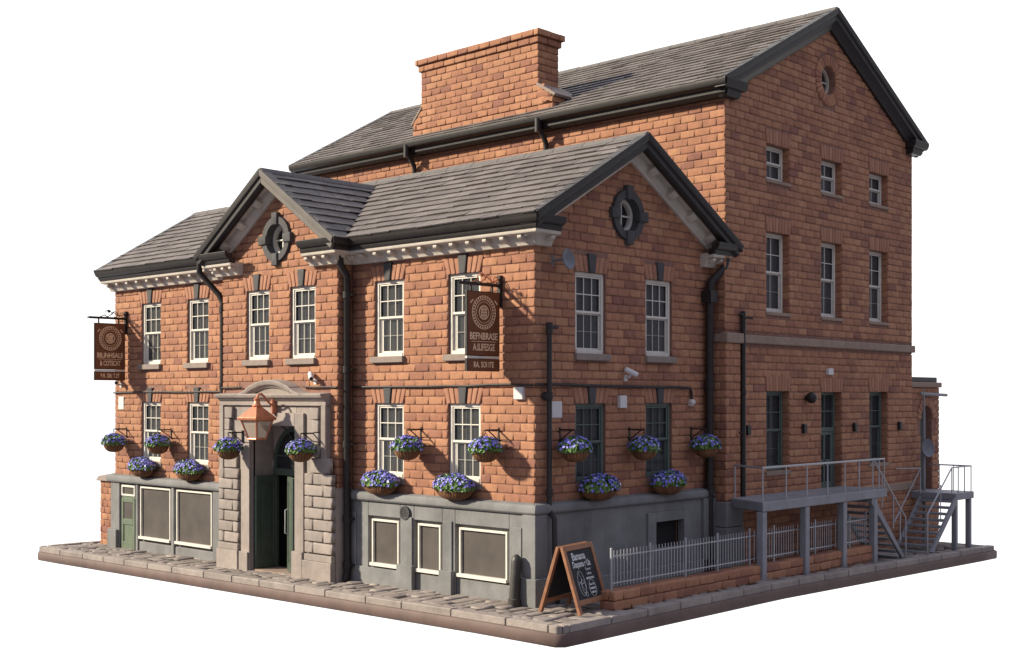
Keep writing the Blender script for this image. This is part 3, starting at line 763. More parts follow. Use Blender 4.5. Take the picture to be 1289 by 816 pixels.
for x0,x1 in ((SX0,OX0-.50),(OX1+.48,PX1+.04)):
    ru=MB(); z_=.62;i=0
    while z_<2.55:
        h=.31; m_=(x0+x1)/2+(.22 if i%2 else -.22)
        for a,b in ((x0,m_),(m_,x1)):
            if b-a>.1: ru.brickq(ST,[(a+.012,z_+.012),(b-.012,z_+.012),(b-.012,z_+h-.012),(a+.012,z_+h-.012)],.25,.1,.045,.006)
        z_+=h;i+=1
    ru.brickq(ST,[(x0+.25,z_+.012),(x1-.12,z_+.012),(x1-.12,z_+.42),(x0+.25,z_+.42)],.22,.1,.04,.004)
    # long and short quoins up the outer pilaster
    x1=min(x1,SX1)
    z_+=.43
    i=0
    while z_<4.3:
        w_=.38 if i%2 else .26
        if x0<cx: q0,q1=x0+.30,x0+.30+w_
        else: q0,q1=x1-.28-w_,x1-.28
        ru.brickq(ST,[(q0,z_+.01),(q1,z_+.01),(q1,z_+.33),(q0,z_+.33)],.24,.1,.03,.004); z_+=.34;i+=1
    obj('quoins',ru,'stone',dsur,smooth=True)
# passage lining
pa=MB(); yb=.24
pa.box(OX0-.05,OX0,PY-.05,yb,-.3,OZ+.02); pa.box(OX1,OX1+.05,PY-.05,yb,-.3,OZ+.02); pa.box(OX0-.05,OX1+.05,PY,yb,OZ,OZ+.1)
# back wall with arched top: spandrels
vs=[];n=16;ra=(OX1-OX0)/2-.07;zc=3.02
for i in range(n+1):
    t=PI-PI*i/n; vs+=[(byr-.02+ra*math.cos(t),yb-.12,zc+ra*math.sin(t)),(OX0 if t>PI/2 else OX1,yb-.12,OZ+.01)]
pa.add(vs,[(2*i,2*i+1,2*i+3,2*i+2) for i in range(n)])
pa.box(OX0,byr-.02-ra,yb-.14,yb-.1,-.3,zc); pa.box(byr-.02+ra,OX1,yb-.14,yb-.1,-.3,zc)
obj('porch_lining',pa,'stone',dsur)
ho=MB(); ho.box(OX0,OX1,1.6,1.64,-.3,4.2); ho.box(OX0-.04,OX0,yb,1.6,-.3,4.2); ho.box(OX1,OX1+.04,yb,1.6,-.3,4.2); ho.box(OX0,OX1,yb,1.6,-.24,-.2); ho.box(OX0,OX1,yb,1.6,4.1,4.14)
obj('hall_interior',ho,'dark',pub)
fo=MB(); FD=FR(yb-.1); c0=byr-.02
circle_ring(fo,FD,c0,zc,ra-.13,ra,-.05,.05,0,PI,20); fo.fbox(FD,c0-ra,c0+ra,zc-.42,zc-.22,-.05,.08); fo.fbox(FD,c0-ra,c0-ra+.13,-.15,zc,-.05,.05); fo.fbox(FD,c0+ra-.13,c0+ra,-.15,zc,-.05,.05)
fo.fbox(FD,c0-.03,c0+.03,zc-.22,zc+ra-.1,-.03,.03); fo.fbox(FD,c0-ra+.1,c0+ra-.1,zc+.12,zc+.17,-.03,.03)
for sgn in (-1,1):   # gothic curved bars
    circle_ring(fo,FD,c0+sgn*ra*.95,zc+.1,ra*.93,ra*.98,-.03,.03,(PI/2+.08 if sgn>0 else .12),(PI-.12 if sgn>0 else PI/2-.08),10)
fan_o=obj('fanlight',fo,'dgreen',pub,bevel=.008)
g=MB(); g.fbox(FD,c0-ra+.1,c0+ra-.1,zc-.22,zc+ra-.1,-.02,-.015); obj('glass',g,'glass',fan_o)
# door leaves
def leaf(w,h,flip):
    mb=MB(); mb.box(0,w,-.03,.03,0,h)
    for (a,b,c,d_) in ((0,.13,0,h),(w-.13,w,0,h),(.13,w-.13,0,.25),(.13,w-.13,h-.16,h)):
        for y0,y1 in ((-.05,-.031),(.031,.05)): mb.box(a,b,y0,y1,c,d_)
    mb.box(.2,w-.2,-.045,-.031,.33,h-.25); mb.box(.2,w-.2,.031,.045,.33,h-.25)
    return mb
lf=leaf(.72,2.66,0); o1=obj('door_leaf',lf,'dgreen',None,bevel=.012); o1.parent=pub; o1.matrix_parent_inverse=PINV[pub.name_full].copy()
o1.location=(OX0+.09,PY-.06,gz(-10.4,0)+.04); o1.rotation_euler=(0,0,math.radians(87))
lf=leaf(.98,2.66,0); o2=obj('door_leaf',lf,'dgreen',None,bevel=.012); o2.parent=pub; o2.matrix_parent_inverse=PINV[pub.name_full].copy()
o2.location=(OX1-.05,PY-.16,gz(-8.4,0)+.03); o2.rotation_euler=(0,0,math.radians(180-28))
hd=MB(); hd.tube([(.80,.055,1.05),(.80,.13,1.08),(.80,.13,1.72),(.80,.055,1.75)],.02,8); h_=obj('handle',hd,'steel',None,smooth='auto'); h_.parent=o2
# door step
sp=MB(); sp.box(OX0,OX1,PY-.1,yb,-.35,-.08); obj('doorstep',sp,'bstone',pub,bevel=.02)
# ================================================================== WAREHOUSE (rear block)
BX,BYF,BYR=.45,7.3,18.65; BEZ2=13.13
BRY,BRZ2=12.97,16.72; BEY=6.75; BEZR=13.5; BXR=.78; BX0=-19.2
SLB=(BRZ2-BEZR)/(BRY-BEY)
wh_=thing('warehouse','tall three storey red brick block with slate roof and broad chimney behind the pub','building',(-9,13,0))
BXL=lambda y:-18.35-(y-7.3)*.22
Gs=SD(BX); Gf=FR(BYF)
wy=[(9.42,10.68),(12.54,13.82),(15.64,16.91)]
T3=(11.14,12.16);T2=(7.32,9.63);T1=(2.72,5.03);TD=(1.98,5.01)
core=MB(); gable_prism(core,BX0,BX,BYF,BYR,-.4,BEZ2+.2,BRY,16.35)
core.v=[((BXL(y) if x==BX0 else x),y,z_) for x,y,z_ in core.v]
wl=obj('brick_wall',core,'mortar',wh_)
RD=.27
cut=MB()
for k,(a,b) in enumerate(wy):
    for z_ in (T3,T2,(TD if k==1 else T1)): cut.box(BX-RD-.1,BX+1,a,b,z_[0],z_[1])
cyl(cut,Gs,12.97,14.6,.44,-.4,1,28)
boolcut(wl,cut)
bk=MB(); hol=[]
for k,(a,b) in enumerate(wy):
    for z_ in (T3,T2,(TD if k==1 else T1)): hol+=[(a,b,z_[0]-.08,z_[1]),(a-.08,b+.08,z_[1],z_[1]+.44)]
s2=(16.35-13.33)/(BRY-BYF)
lo=lambda z: BYF if z<13.4 else BYF+(z-13.4)/s2-.05
hi=lambda z: BYR if z<13.4 else BYR-(z-13.4)/s2+.05
hol+=[(BYF-.2,BYR+.2,6.36,6.62)]
bricks(bk,Gs,lo,hi,-.3,16.25,hol,circ=[(12.97,14.6,.78)],ends=(.035,.035),u_org=BYF,phase=1)
bricks(bk,Gf,BXL(BYF),BX,10.4,BEZ2+.1,(),ends=(.03,.035),u_org=BX)
bricks(bk,Gf,-.6,BX,1.6,10.4,[( -1,1,6.36,6.62)],ends=(0,.035),u_org=BX)
bricks(bk,FB(BYR),lambda z:-BX,lambda z:6,-.3,BEZ2,(),ends=(.035,0))
# reveals lined with brick
for k,(a,b) in enumerate(wy):
    for z_ in (T3,T2,(TD if k==1 else T1)):
        Fr_=(lambda yy:(lambda u,v,w:(BX-u,yy-w,v)))(b)      # right reveal faces -y
        n=round((z_[1]-z_[0])/CH); h=(z_[1]-z_[0])/n
        for i in range(n):
            q=[(.0,z_[0]+i*h+.008),(RD,z_[0]+i*h+.008),(RD,z_[0]+(i+1)*h-.008),(.0,z_[0]+(i+1)*h-.008)]
            bk.brickq(Fr_,q,.02,-.01,.02,.003)
obj('wall_bricks',bk,'brick',wl,smooth=True)
# corner pier below the string course
pm=MB(); pm.box(BX-.9,BX+.09,BYF-.09,BYF+.62,-.3,6.38); po=obj('corner_pier',pm,'mortar',wh_)
pb=MB(); bricks(pb,SD(BX+.09),BYF-.09,BYF+.62,2.0,6.36,(),ends=(.035,0),bl=.36,phase=1); bricks(pb,FR(BYF-.09),BX-.55,BX+.09,2.0,6.36,(),ends=(0,.035),bl=.36); obj('pier_bricks',pb,'brick',po,smooth=True)
pb=MB(); pb.box(BX-.5,BX+.20,BYF-.2,BYF+.70,-.3,1.28); pb.box(BX-.5,BX+.17,BYF-.17,BYF+.68,1.29,1.98); obj('pier_base',pb,'grey',po,bevel=.03,seg=3)
# string course
sc=MB(); sc.fbox(Gs,BYF-.12,BYR+.1,6.37,6.61,-.05,.12); sc.fbox(Gs,BYF-.16,BYF+.70,6.35,6.63,-.05,.19); sc.fbox(FR(BYF-.0),BX-.7,BX+.11,6.38,6.60,0,.15); sc.fbox(FB(BYR),-BX-.1,3,6.37,6.61,0,.1)
obj('string_course',sc,'bstone',wh_,bevel=.035,seg=3)
lb=MB(); lb.fbox(Gs,BYF+.7,BYR+.1,1.72,1.98,-.03,.08); obj('base_course',lb,'bstone',wh_,bevel=.03)
for k,(a,b) in enumerate(wy):
    w=sash('window',wh_,Gs,a+.01,b-.03,*T3,RD,'white',cols=2,rows=1,fr=.08); lint(w,Gs,a,b,T3[1],.42,False,8,.12)
    s_=MB(); s_.fbox(Gs,a-.05,b+.04,T3[0]-.1,T3[0]-.003,-RD-.05,.06); obj('window_sill',s_,'bstone',w,bevel=.015)
    w=sash('window',wh_,Gs,a+.01,b-.03,*T2,RD,'white',cols=2,rows=2,fr=.08); lint(w,Gs,a,b,T2[1],.42,False,8,.12)
    s_=MB(); s_.fbox(Gs,a-.05,b+.04,T2[0]-.1,T2[0]-.003,-RD-.05,.06); obj('window_sill',s_,'bstone',w,bevel=.015)
    if k!=1:
        w=sash('window',wh_,Gs,a+.01,b-.03,*T1,RD,'dgrey',cols=2,rows=2,fr=.085,curtain=False); lint(w,Gs,a,b,T1[1],.44,False,8,.12); w['label']='dark grey green sash window onto the walkway'
        s_=MB(); s_.fbox(Gs,a-.05,b+.04,T1[0]-.13,T1[0]-.003,-RD-.05,.06); obj('window_sill',s_,'bstone',w,bevel=.015)
        d_=MB(); d_.fbox(Gs,a,b,*T1,-RD-.085,-RD-.075); obj('dark_room',d_,'dark',w)
a,b=wy[1]; dm=MB(); z0,z1=TD
dm.fbox(Gs,a,a+.09,z0,z1,-RD-.04,-RD+.05); dm.fbox(Gs,b-.11,b-.02,z0,z1,-RD-.04,-RD+.05); dm.fbox(Gs,a+.09,b-.11,z1-.09,z1,-RD-.04,-RD+.05)
zt=3.92; dm.fbox(Gs,a+.09,b-.11,zt-.12,zt,-RD-.04,-RD+.06)
dm.fbox(Gs,(a+b)/2-.02,(a+b)/2+.01,zt,z1-.09,-RD-.03,-RD+.03); dm.fbox(Gs,a+.09,b-.11,4.4,4.44,-RD-.03,-RD+.02)
for p,q,r_,s_ in ((a+.09,a+.22,z0,zt-.12),(b-.24,b-.11,z0,zt-.12),(a+.22,b-.24,z0,z0+.25),(a+.22,b-.24,zt-.24,zt-.12),(a+.22,b-.24,2.72,2.92),((a+b)/2-.045,(a+b)/2+.045,z0+.25,zt-.24)): dm.fbox(Gs,p,q,r_,s_,-RD-.03,-RD+.03)
dd=obj('back_door',dm,'dgrey',wh_,bevel=.008); lint(dd,Gs,a,b,z1,.44,False,8,.12)
g=MB(); g.fbox(Gs,a+.1,b-.12,z0+.2,z1-.09,-RD-.02,-RD-.012); obj('glass',g,'glass',dd)
g=MB(); g.fbox(Gs,a,b,z0,z1,-RD-.09,-RD-.08); obj('dark_room',g,'dark',dd)
# round window with radial bricks
rb=MB(); n=26
for i in range(n):
    t0=2*PI*i/n+.012;t1=2*PI*(i+1)/n-.012
    P=lambda r,t:(12.97+r*math.cos(t),14.6+r*math.sin(t))
    rb.brickq(Gs,[P(.445,t0),P(.79,t0),P(.79,t1),P(.445,t1)],.05,-.01,.022,.004)
ow=obj('round_window',rb,'brick',wh_,smooth=True)
r_=MB(); circle_ring(r_,Gs,12.97,14.6,.37,.44,-.3,-.2,0,2*PI,28,closed=True); r_.fbox(Gs,12.955,12.99,14.24,14.96,-.28,-.23); r_.fbox(Gs,12.62,13.32,14.583,14.617,-.282,-.232); obj('frame',r_,'white',ow,smooth='auto')
g=MB(); disc(g,Gs,12.97,14.6,.38,-.27); obj('glass',g,'glass',ow)
# roof
rf=MB(); slope_roof(rf,BX0-.25,BXR,BEY,BRY,BRY*2-BEY,BEZR,BRZ2,.12); rf.v=[((BXL(y)-.22 if x<-5 else x),y,z_) for x,y,z_ in rf.v]
rfo=obj('roof',rf,'slatebase',wh_)
sl=MB(); L2=math.hypot(BRY-BEY,BRZ2-BEZR); c2=(BRY-BEY)/L2; s2_=(BRZ2-BEZR)/L2
slates(sl,(0,BEY,BEZR),(1,0,0),(0,c2,s2_),(0,-s2_,c2),lambda v:BXL(BEY+v*c2)-.22+rnd(-.03,.03),lambda v:BXR-.02,L2,exp_=.43)
slates(sl,(0,BRY*2-BEY,BEZR),(-1,0,0),(0,-c2,s2_),(0,s2_,c2),lambda v:-BXR+.02,lambda v:-BXL(BRY*2-BEY-v*c2)+.22,L2,exp_=.43)
obj('slates',sl,'slate',rfo)
rd=MB(); ridge_run(rd,(BXL(BRY)-.22,BRY,BRZ2+.05),(BXR,BRY,BRZ2+.05),SLB); obj('ridge_tiles',rd,'ridge',rfo,bevel=.01)
rake(rfo,(BX,BEY+.02,BEZR+.03),(BX,BRY,BRZ2+.04),(BX,BRY*2-BEY-.02,BEZR+.03),(1,0,0),BXR-BX,('black','black'),deep=True)
rake(rfo,(BXL(19.2),BRY*2-BEY,BEZR+.03),(BXL(BRY),BRY,BRZ2+.04),(BXL(BEY),BEY,BEZR+.03),(-1,0,0),.25,('black','black'))
gu=MB()
def g2(p0,p1,o,m0,m1): 
    gu.extr([(.0,-.42),(.28,-.42),(.36,-.34),(.37,-.20),(.0,-.18)],o,(0,0,1),p0,p1,m0,m1)
    gu.extr([(.2,-.22),(.44,-.22),(.53,-.16),(.565,-.06),(.565,.03),(.5,.04),(.2,0)],o,(0,0,1),p0,p1,m0,m1)
zg=BEZR
g2((BXL(BYF),BYF,zg),(BX,BYF,zg),(0,-1,0),.3,.7); 
gu.extr([(.0,-.42),(.22,-.42),(.27,-.34),(.28,-.20),(.0,-.18)],(1,0,0),(0,0,1),(BX,BYF-.28,zg),(BX,BYF+.40,zg)); gu.extr([(.0,-.22),(.34,-.22),(.40,-.14),(.42,.03),(.0,.0)],(1,0,0),(0,0,1),(BX,BYF-.5,zg),(BX,BYF+.55,zg))
obj('gutter',gu,'black',wh_,bevel=.014); gu=MB()
g2((BXL(BYR),BYR,zg),(BX,BYR,zg),(0,1,0),.5,.7)
gu.extr([(.0,-.42),(.22,-.42),(.27,-.34),(.28,-.20),(.0,-.18)],(1,0,0),(0,0,1),(BX,BYR-.42,zg),(BX,BYR+.28,zg)); gu.extr([(.0,-.22),(.34,-.22),(.40,-.14),(.42,.03),(.0,.0)],(1,0,0),(0,0,1),(BX,BYR-.5,zg),(BX,BYR+.5,zg))
obj('gutter',gu,'black',wh_,bevel=.014)
for x in (-12.0,-6.0):
    mb=MB(); mb.tube([(x,BYF-.45,13.42),(x,BYF-.42,13.12),(x,BYF-.15,12.75),(x,BYF-.13,12.6),(x,BYF-.13,8.8)],.08,12); mb.tube([(x,BYF-.50,13.0),(x,BYF-.50,13.42)],.105,12); obj('downpipe',mb,'black',wh_,smooth='auto')
mb=MB(); mb.tube([(BX+.13,8.02,7.25),(BX+.13,8.02,2.05)],.075,12); mb.tube([(BX+.05,8.0,7.08),(BX+.30,8.25,7.06)],.03,8); mb.tube([(BX+.13,7.9,7.12),(BX+.13,8.02,7.2)],.05,8)
for z_ in (5.0,3.0): mb.tube([(BX+.13,8.02,z_-.07),(BX+.13,8.02,z_+.07)],.095,12)
mb.tube([(BX+.13,7.82,3.88),(BX+.13,8.02,3.88)],.025,8)
obj('downpipe',mb,'black',wh_,smooth='auto')
# chimney
CX0,CX1=-11.85,-6.52; CY0,CY1=BYF+.08,BYF+1.02; CZ=16.38
cc=MB(); cc.box(CX0,CX1,CY0,CY1,13.0,CZ-.42); cc.box(CX0-.42,CX1+.62,CY0,CY1+.25,13.0,14.2)
ch=obj('chimney',cc,'mortar',wh_)
cb=MB()
FCF=FR(CY0)
bricks(cb,FCF,lambda z:CX0-max(0,.42*(14.80-z)/.5 if z<14.80 else 0),lambda z:CX1+max(0,.62*(14.72-z)/.45 if z<14.72 else 0),14.22,CZ-.42,(),ends=(.03,.035),u_org=CX1)
bricks(cb,FCF,lambda z:CX0-.42,lambda z:CX1+.62,13.35,14.22,(),ends=(.0,.035),u_org=CX1)
bricks(cb,SD(CX1),CY0,CY1,14.22,CZ-.42,(),ends=(.035,.03),phase=1); bricks(cb,SD(CX1+.62),CY0,CY1+.25,13.35,14.22,(),ends=(.035,.03),phase=1)
bricks(cb,SL(CX0),-CY1,-CY0,14.22,CZ-.42,(),ends=(.035,.03),phase=1); bricks(cb,SL(CX0-.42),-CY1-.25,-CY0,13.35,14.22,(),ends=(.035,.03),phase=1)
for (z0,z1,e) in ((CZ-.42,CZ-.21,.07),(CZ-.21,CZ,.15)):
    bx=MB(); cb.box(CX0-e+.02,CX1+e-.02,CY0-e+.02,CY1+e-.02,z0,z1-.01)
    bricks(cb,FR(CY0-e),CX0-e,CX1+e,z0,z1,(),ends=(.03,.035),phase=int(e*10)%2); bricks(cb,SD(CX1+e),CY0-e,CY1+e,z0,z1,(),ends=(.035,.03)); bricks(cb,SL(CX0-e),-CY1-e,-CY0+e,z0,z1,(),ends=(.03,.03))
# sloping shoulders
for x0,x1,zt0,zt1 in ((CX0-.42,CX0,14.2,14.68),(CX1,CX1+.62,14.58,14.22)):
    cb.add([(x0,CY0-.02,14.0),(x1,CY0-.02,14.0),(x1,CY0-.02,zt1),(x0,CY0-.02,zt0),(x0,CY1+.25,14.0),(x1,CY1+.25,14.0),(x1,CY1+.25,zt1),(x0,CY1+.25,zt0)],[(0,1,2,3),(7,6,5,4),(3,2,6,7),(0,3,7,4),(1,5,6,2),(0,4,5,1)])
obj('chimney_bricks',cb,'brick',ch,smooth=True)
tp=MB(); tp2=MB()
tp.bar((CX0-.50,(CY0+CY1+.25)/2,14.22),(CX0+.02,(CY0+CY1+.25)/2,14.78),CY1-CY0+.36,.07,side=(0,1,0)); tp2.bar((CX1-.02,(CY0+CY1+.25)/2,14.68),(CX1+.74,(CY0+CY1+.25)/2,14.22),CY1-CY0+.36,.09,side=(0,1,0))
obj('shoulder_coping',tp,'sill',ch,bevel=.015); obj('shoulder_coping',tp2,'sill',ch,bevel=.015)
# ================================================================== ANNEX
AX=.28; AY0,AY1=BYR,21.15
an=thing('annex','low brick annex with flat roof and arched doorway at the far right end','building',(-1,19.9,-.2))
core=MB(); core.box(-3,AX,AY0,AY1,-.4,5.2); ao=obj('brick_wall',core,'mortar',an)
cut=MB(); cut.box(AX-.35,1,19.72,20.62,1.6,4.1); cyl(cut,SD(AX),20.17,4.1,.45,-.35,1,24); boolcut(ao,cut)
ab=MB(); bricks(ab,SD(AX),AY0,AY1,-.3,5.2,[(19.7,20.64,1.6,4.1)],circ=[(20.17,4.1,.74)],ends=(0,.035)); bricks(ab,FB(AY1),-AX,3,-.3,5.2,(),ends=(.035,0),phase=1); obj('wall_bricks',ab,'brick',ao,smooth=True)
rb=MB(); n=11
for i in range(n):
    t0=PI*i/n+.015;t1=PI*(i+1)/n-.015; P=lambda r,t:(20.17+r*math.cos(t),4.1+r*math.sin(t))
    rb.brickq(SD(AX),[P(.46,t0),P(.75,t0),P(.75,t1),P(.46,t1)],.05,-.01,.022,.004)
obj('door_arch',rb,'lintel',an,smooth=True)
dm=MB(); dm.fbox(SD(AX),19.7,20.64,1.55,4.6,-.36,-.28); obj('arched_door',dm,'dgrey',an,bevel=.01)
cp=MB(); cp.box(-3,AX+.1,AY0,AY1+.1,5.2,5.38); obj('coping',cp,'bstone',an,bevel=.03)
rp=MB(); rp.box(-3,AX-.02,AY0,AY1-.05,5.38,5.56); obj('flat_roof',rp,'black',an,bevel=.02)
mb=MB(); mb.tube([(AX+.12,19.5,4.98),(AX+.12,21.55,4.93)],.055,10); obj('overflow_pipe',mb,'deck',an,smooth='auto')
# ================================================================== garden wall at the left end
gw=MB(); gw.box(-20.28,WX0-.1,.10,.55,-.4,2.0)
g_=thing('garden_wall','short brick wall with sloping stone cap beside the left end of the pub','wall',(-19.7,.3,-.2))
go=obj('wall_core',gw,'mortar',g_)
gb=MB(); bricks(gb,FR(.10),-20.28,WX0-.1,-.25,1.98,(),bl=.36,ends=(.03,0)); bricks(gb,SL(-20.28),-.55,-.10,-.25,1.98,(),bl=.36,ends=(.03,.03),phase=1); obj('wall_bricks',gb,'brick',g_,smooth=True)
gc=MB(); gc.hexa([(-20.42,-.04,1.98),(WX0-.1,-.04,1.98),(WX0-.1,.7,1.98),(-20.42,.7,1.98),(-20.36,.02,2.14),(WX0-.1,.02,2.3),(WX0-.1,.6,2.3),(-20.36,.6,2.14)]); obj('coping',gc,'sill',g_,bevel=.03)
# ================================================================== low brick wall with railings
LW=1.92; lwt=.42
lw=thing('low_brick_wall','two course brick wall low along the kerb under the railings','wall',(LW-.15,6.8,0))
cw=MB()
zb=lambda y:gz(2,y)
cw.box(LW-.38,LW-.03,.62,13.0,-.3,.38); obj('wall_core',cw,'mortar',lw)
lbk=MB()
FL=lambda u,v,w:(LW-.03+w,u,v+gz(2,u)*.0)
bricks(lbk,SD(LW-.03),.6,13.02,-.03,.42,(),ch=.22,bl=.62,ends=(.03,.03),proud=.04,u_org=.6,jit=.008); bricks(lbk,FR(.6),LW-.40,LW-.03,-.03,.42,(),ch=.22,bl=.5,ends=(.03,.03),phase=0,proud=.04)
FT=lambda u,v,w:(LW-.0-v,u,.40+w)
y=.6
while y<13:
    e=min(13.03,y+rnd(.5,.72)); lbk.brickq(FT,[(y+.01,0.01),(e-.01,0.01),(e-.01,.40),(y+.01,.40)],.02,-.06,.03,.004); y=e
obj('wall_bricks',lbk,'brick',lw,smooth=True)
ra_=thing('picket_railing','galvanised steel picket railing standing on the low brick wall','railing',(LW-.2,6.8,.42))
rx=LW-.17
for k,(y0,y1,posts) in enumerate(((.68,6.58,(.68,2.15,3.6,5.0,6.5)),(6.62,8.80,(7.7,)),(8.84,10.92,(9.9,)),(10.96,12.9,(11.9,12.9)))):
    f=MB()
    f.box(rx-.013,rx+.013,y0,y1,.57,.60); f.box(rx-.013,rx+.013,y0,y1,1.18,1.21)
    y=y0+.1
    while y<y1-.05:
        f.tube([(rx+.001,y,.50),(rx+.001,y,1.33+rnd(-.006,.006))],.0115,6); y+=.124
    ob=obj('rail_panel',f,'steel',ra_,smooth='auto')
    for p in posts:
        q=MB(); q.box(rx-.022,rx+.022,p-.022,p+.022,.40,1.40); obj('rail_post',q,'steel',ra_,bevel=.006)
# ================================================================== raised walkway + its stair
wk=thing('raised_walkway','grey steel walkway on posts with handrail and stair outside the rear brick block','walkway',(1.3,10,0))
DX=2.02; DY0,DY1=6.72,13.75; DZ=2.09
dk=MB(); dk.hexa([(BX+.05,7.45,DZ-.26),(DX,DY0,DZ-.26),(DX,DY1,DZ-.26),(BX+.05,DY1,DZ-.26),(BX+.05,7.45,DZ),(DX,DY0,DZ),(DX,DY1,DZ),(BX+.05,DY1,DZ)])
obj('deck',dk,'deck',wk,bevel=.03,seg=3)
for y in (6.86,9.07,11.2,13.08):
    p=MB(); p.box(DX-.22,DX-.02,y-.11,y+.11,gz(2,y)-.03,DZ-.262); obj('post',p,'deck',wk,bevel=.025)
hr=MB(); rr=.026; HT=DZ+.90; xr=DX-.07
hr.tube([(BX+.2,7.45,HT),(xr,DY0+.1,HT),(xr,DY1-.05,HT)],rr,8)
for y in (DY0+.1,8.0,9.1,10.25,11.25,12.1,12.95,13.35,DY1-.06): hr.tube([(xr,y,DZ-.01),(xr,y,HT)],.021,8)
hr.tube([(BX+.2,7.5,DZ-.01),(BX+.2,7.5,HT)],.022,8)
obj('handrail',hr,'steel',wk,smooth='auto')
def stair(parent,x0,x1,ytop,ybot,ztop,zbot,n,rail=True):
    """stringers and treads from (ytop,ztop) to (ybot,zbot)"""
    for x in (x0,x1):
        s_=MB(); pf=[(ytop,ztop),(ybot,zbot+.0),(ybot+(.18 if ybot>ytop else -.18)*-1,zbot-.02),(ytop,ztop-.30)]
        vs=[(x-.045,a,b) for a,b in pf]+[(x+.045,a,b) for a,b in pf]
        s_.add(vs,[(0,1,2,3),(7,6,5,4),(0,4,5,1),(1,5,6,2),(2,6,7,3),(3,7,4,0)]); obj('stringer',s_,'deck',parent,bevel=.012)
    for i in range(n):
        t=(i+.5)/n; y=ytop+(ybot-ytop)*t; z_=ztop+(zbot-ztop)*t-.10
        tr=MB(); tr.box(x0+.045,x1-.045,y-.15,y+.15,z_-.075,z_); obj('tread',tr,'deck',parent,bevel=.008)
stair(wk,BX+.35,DX-.08,12.85,15.0,1.98,gz(2,15)+.04,10)
sr=MB(); zb_=gz(2,15)
for x in (xr,):
    sr.tube([(x,DY1-.75,HT),(x,15.12,zb_+1.24),(x,15.14,zb_+.0)],.024,8)
    for y in (13.55,14.3,14.75):
        t=(y-(DY1-.75))/(15.12-DY1+.75); zt=HT+(zb_+1.24-HT)*t; sr.tube([(x,y,zt),(x,y,zt-1.0)],.02,8)
obj('stair_rail',sr,'steel',wk,smooth='auto')
# second stair
s2o=thing('landing_stair','grey steel stair climbing to a small landing by the arched annex door','staircase',(1.3,18,-.2))
zb_=gz(2,17)
stair(s2o,BX+.35,DX-.02,18.7,16.75,1.62,zb_+.05,9)
ld=MB(); ld.box(AX+.06,DX+.03,18.6,20.05,1.42,1.66); obj('landing',ld,'deck',s2o,bevel=.03,seg=3)
for y in (18.75,19.85):
    p=MB(); p.box(DX-.17,DX-.0,y-.08,y+.08,gz(2,y)-.03,1.418); obj('post',p,'deck',s2o,bevel=.02)
hr=MB()
for x in (DX-.05,):
    hr.tube([(x,16.62,zb_),(x,16.62,zb_+1.28),(x,18.45,2.52),(x,19.98,2.52),(AX+.2,19.98,2.52)],.024,8)
    for y in (18.45,18.95,19.45,19.98): hr.tube([(x,y,1.65),(x,y,2.52)],.02,8)
    hr.tube([(x,17.6,zb_+.95),(x,17.6,2.0)],.02,8)
for x in (1.35,.85): hr.tube([(x,19.98,1.65),(x,19.98,2.52)],.018,8)
x=BX+.35
hr.tube([(x,16.7,.95+zb_),(x,18.6,2.45),(x,18.6,1.6)],.024,8); hr.tube([(x,18.6,2.45),(.5,17.4,2.48)],.02,8)
obj('handrail',hr,'steel',s2o,smooth='auto')
# ================================================================== copper lantern
ln=thing('wall_lantern','copper coach lantern with frosted panes hanging in front of the entrance','lantern',(-9.3,PY-.2,4.6))
lx=-9.2; ly=-1.3
def pyr(mb,c,z0,z1,r0,r1,n=4,rot=PI/4,mi=0):
    vs=[(c[0]+r*math.cos(rot+2*PI*i/n),c[1]+r*math.sin(rot+2*PI*i/n),z) for z,r in ((z0,r0),(z1,r1)) for i in range(n)]
    mb.add(vs,[(i,(i+1)%n,n+(i+1)%n,n+i) for i in range(n)]+[tuple(range(n-1,-1,-1)),tuple(range(n,2*n))],mi)
ROT=PI/4+.12
m_=MB(); c=(lx,ly)
pyr(m_,c,4.22,4.30,.53,.55,rot=ROT); pyr(m_,c,4.30,4.60,.52,.13,rot=ROT); m_.tube([(lx,ly,4.58),(lx,ly,4.62),(lx,ly,4.66),(lx,ly,4.76),(lx,ly,4.80),(lx,ly,4.86)],.1,12,rs=[.12,.14,.10,.075,.1,.03])
obj('lamp_hood',m_,'copper',ln,bevel=.015)
m_=MB()
for i in range(4):
    t=ROT+i*PI/2; a=(lx+.44*math.cos(t),ly+.44*math.sin(t),4.23); b=(lx+.235*math.cos(t),ly+.235*math.sin(t),3.70); m_.tube([a,b],.024,8)
    t2=t+PI/2; m_.tube([b,(lx+.235*math.cos(t2),ly+.235*math.sin(t2),3.70)],.03,8); m_.tube([a,(lx+.44*math.cos(t2),ly+.44*math.sin(t2),4.22)],.03,8)
obj('lamp_cage',m_,'copper',ln,smooth='auto')
m_=MB(); pyr(m_,c,3.70,4.22,.225,.425,rot=ROT); obj('lamp_glass',m_,'frost',ln)
m_=MB(); ax=PY-.2
m_.tube([(lx,ly,4.84),(lx,ly+.05,4.93),(lx,ly+.14,4.95),(lx,ly+.24,4.88),(lx,ly+.34,4.76),(lx,ly+.44,4.67),(lx,ax-.04,4.62)],.03,10)
m_.tube([(lx,ax-.05,4.38),(lx,ax-.05,4.78)],.055,12,rs=[.055,.065]); m_.tube([(lx,ax-.05,4.80),(lx,ax-.05,4.86)],.05,12); m_.box(lx-.06,lx+.06,ax-.05,ax+.03,4.4,4.8)
obj('lamp_bracket',m_,'copper',ln,smooth='auto')
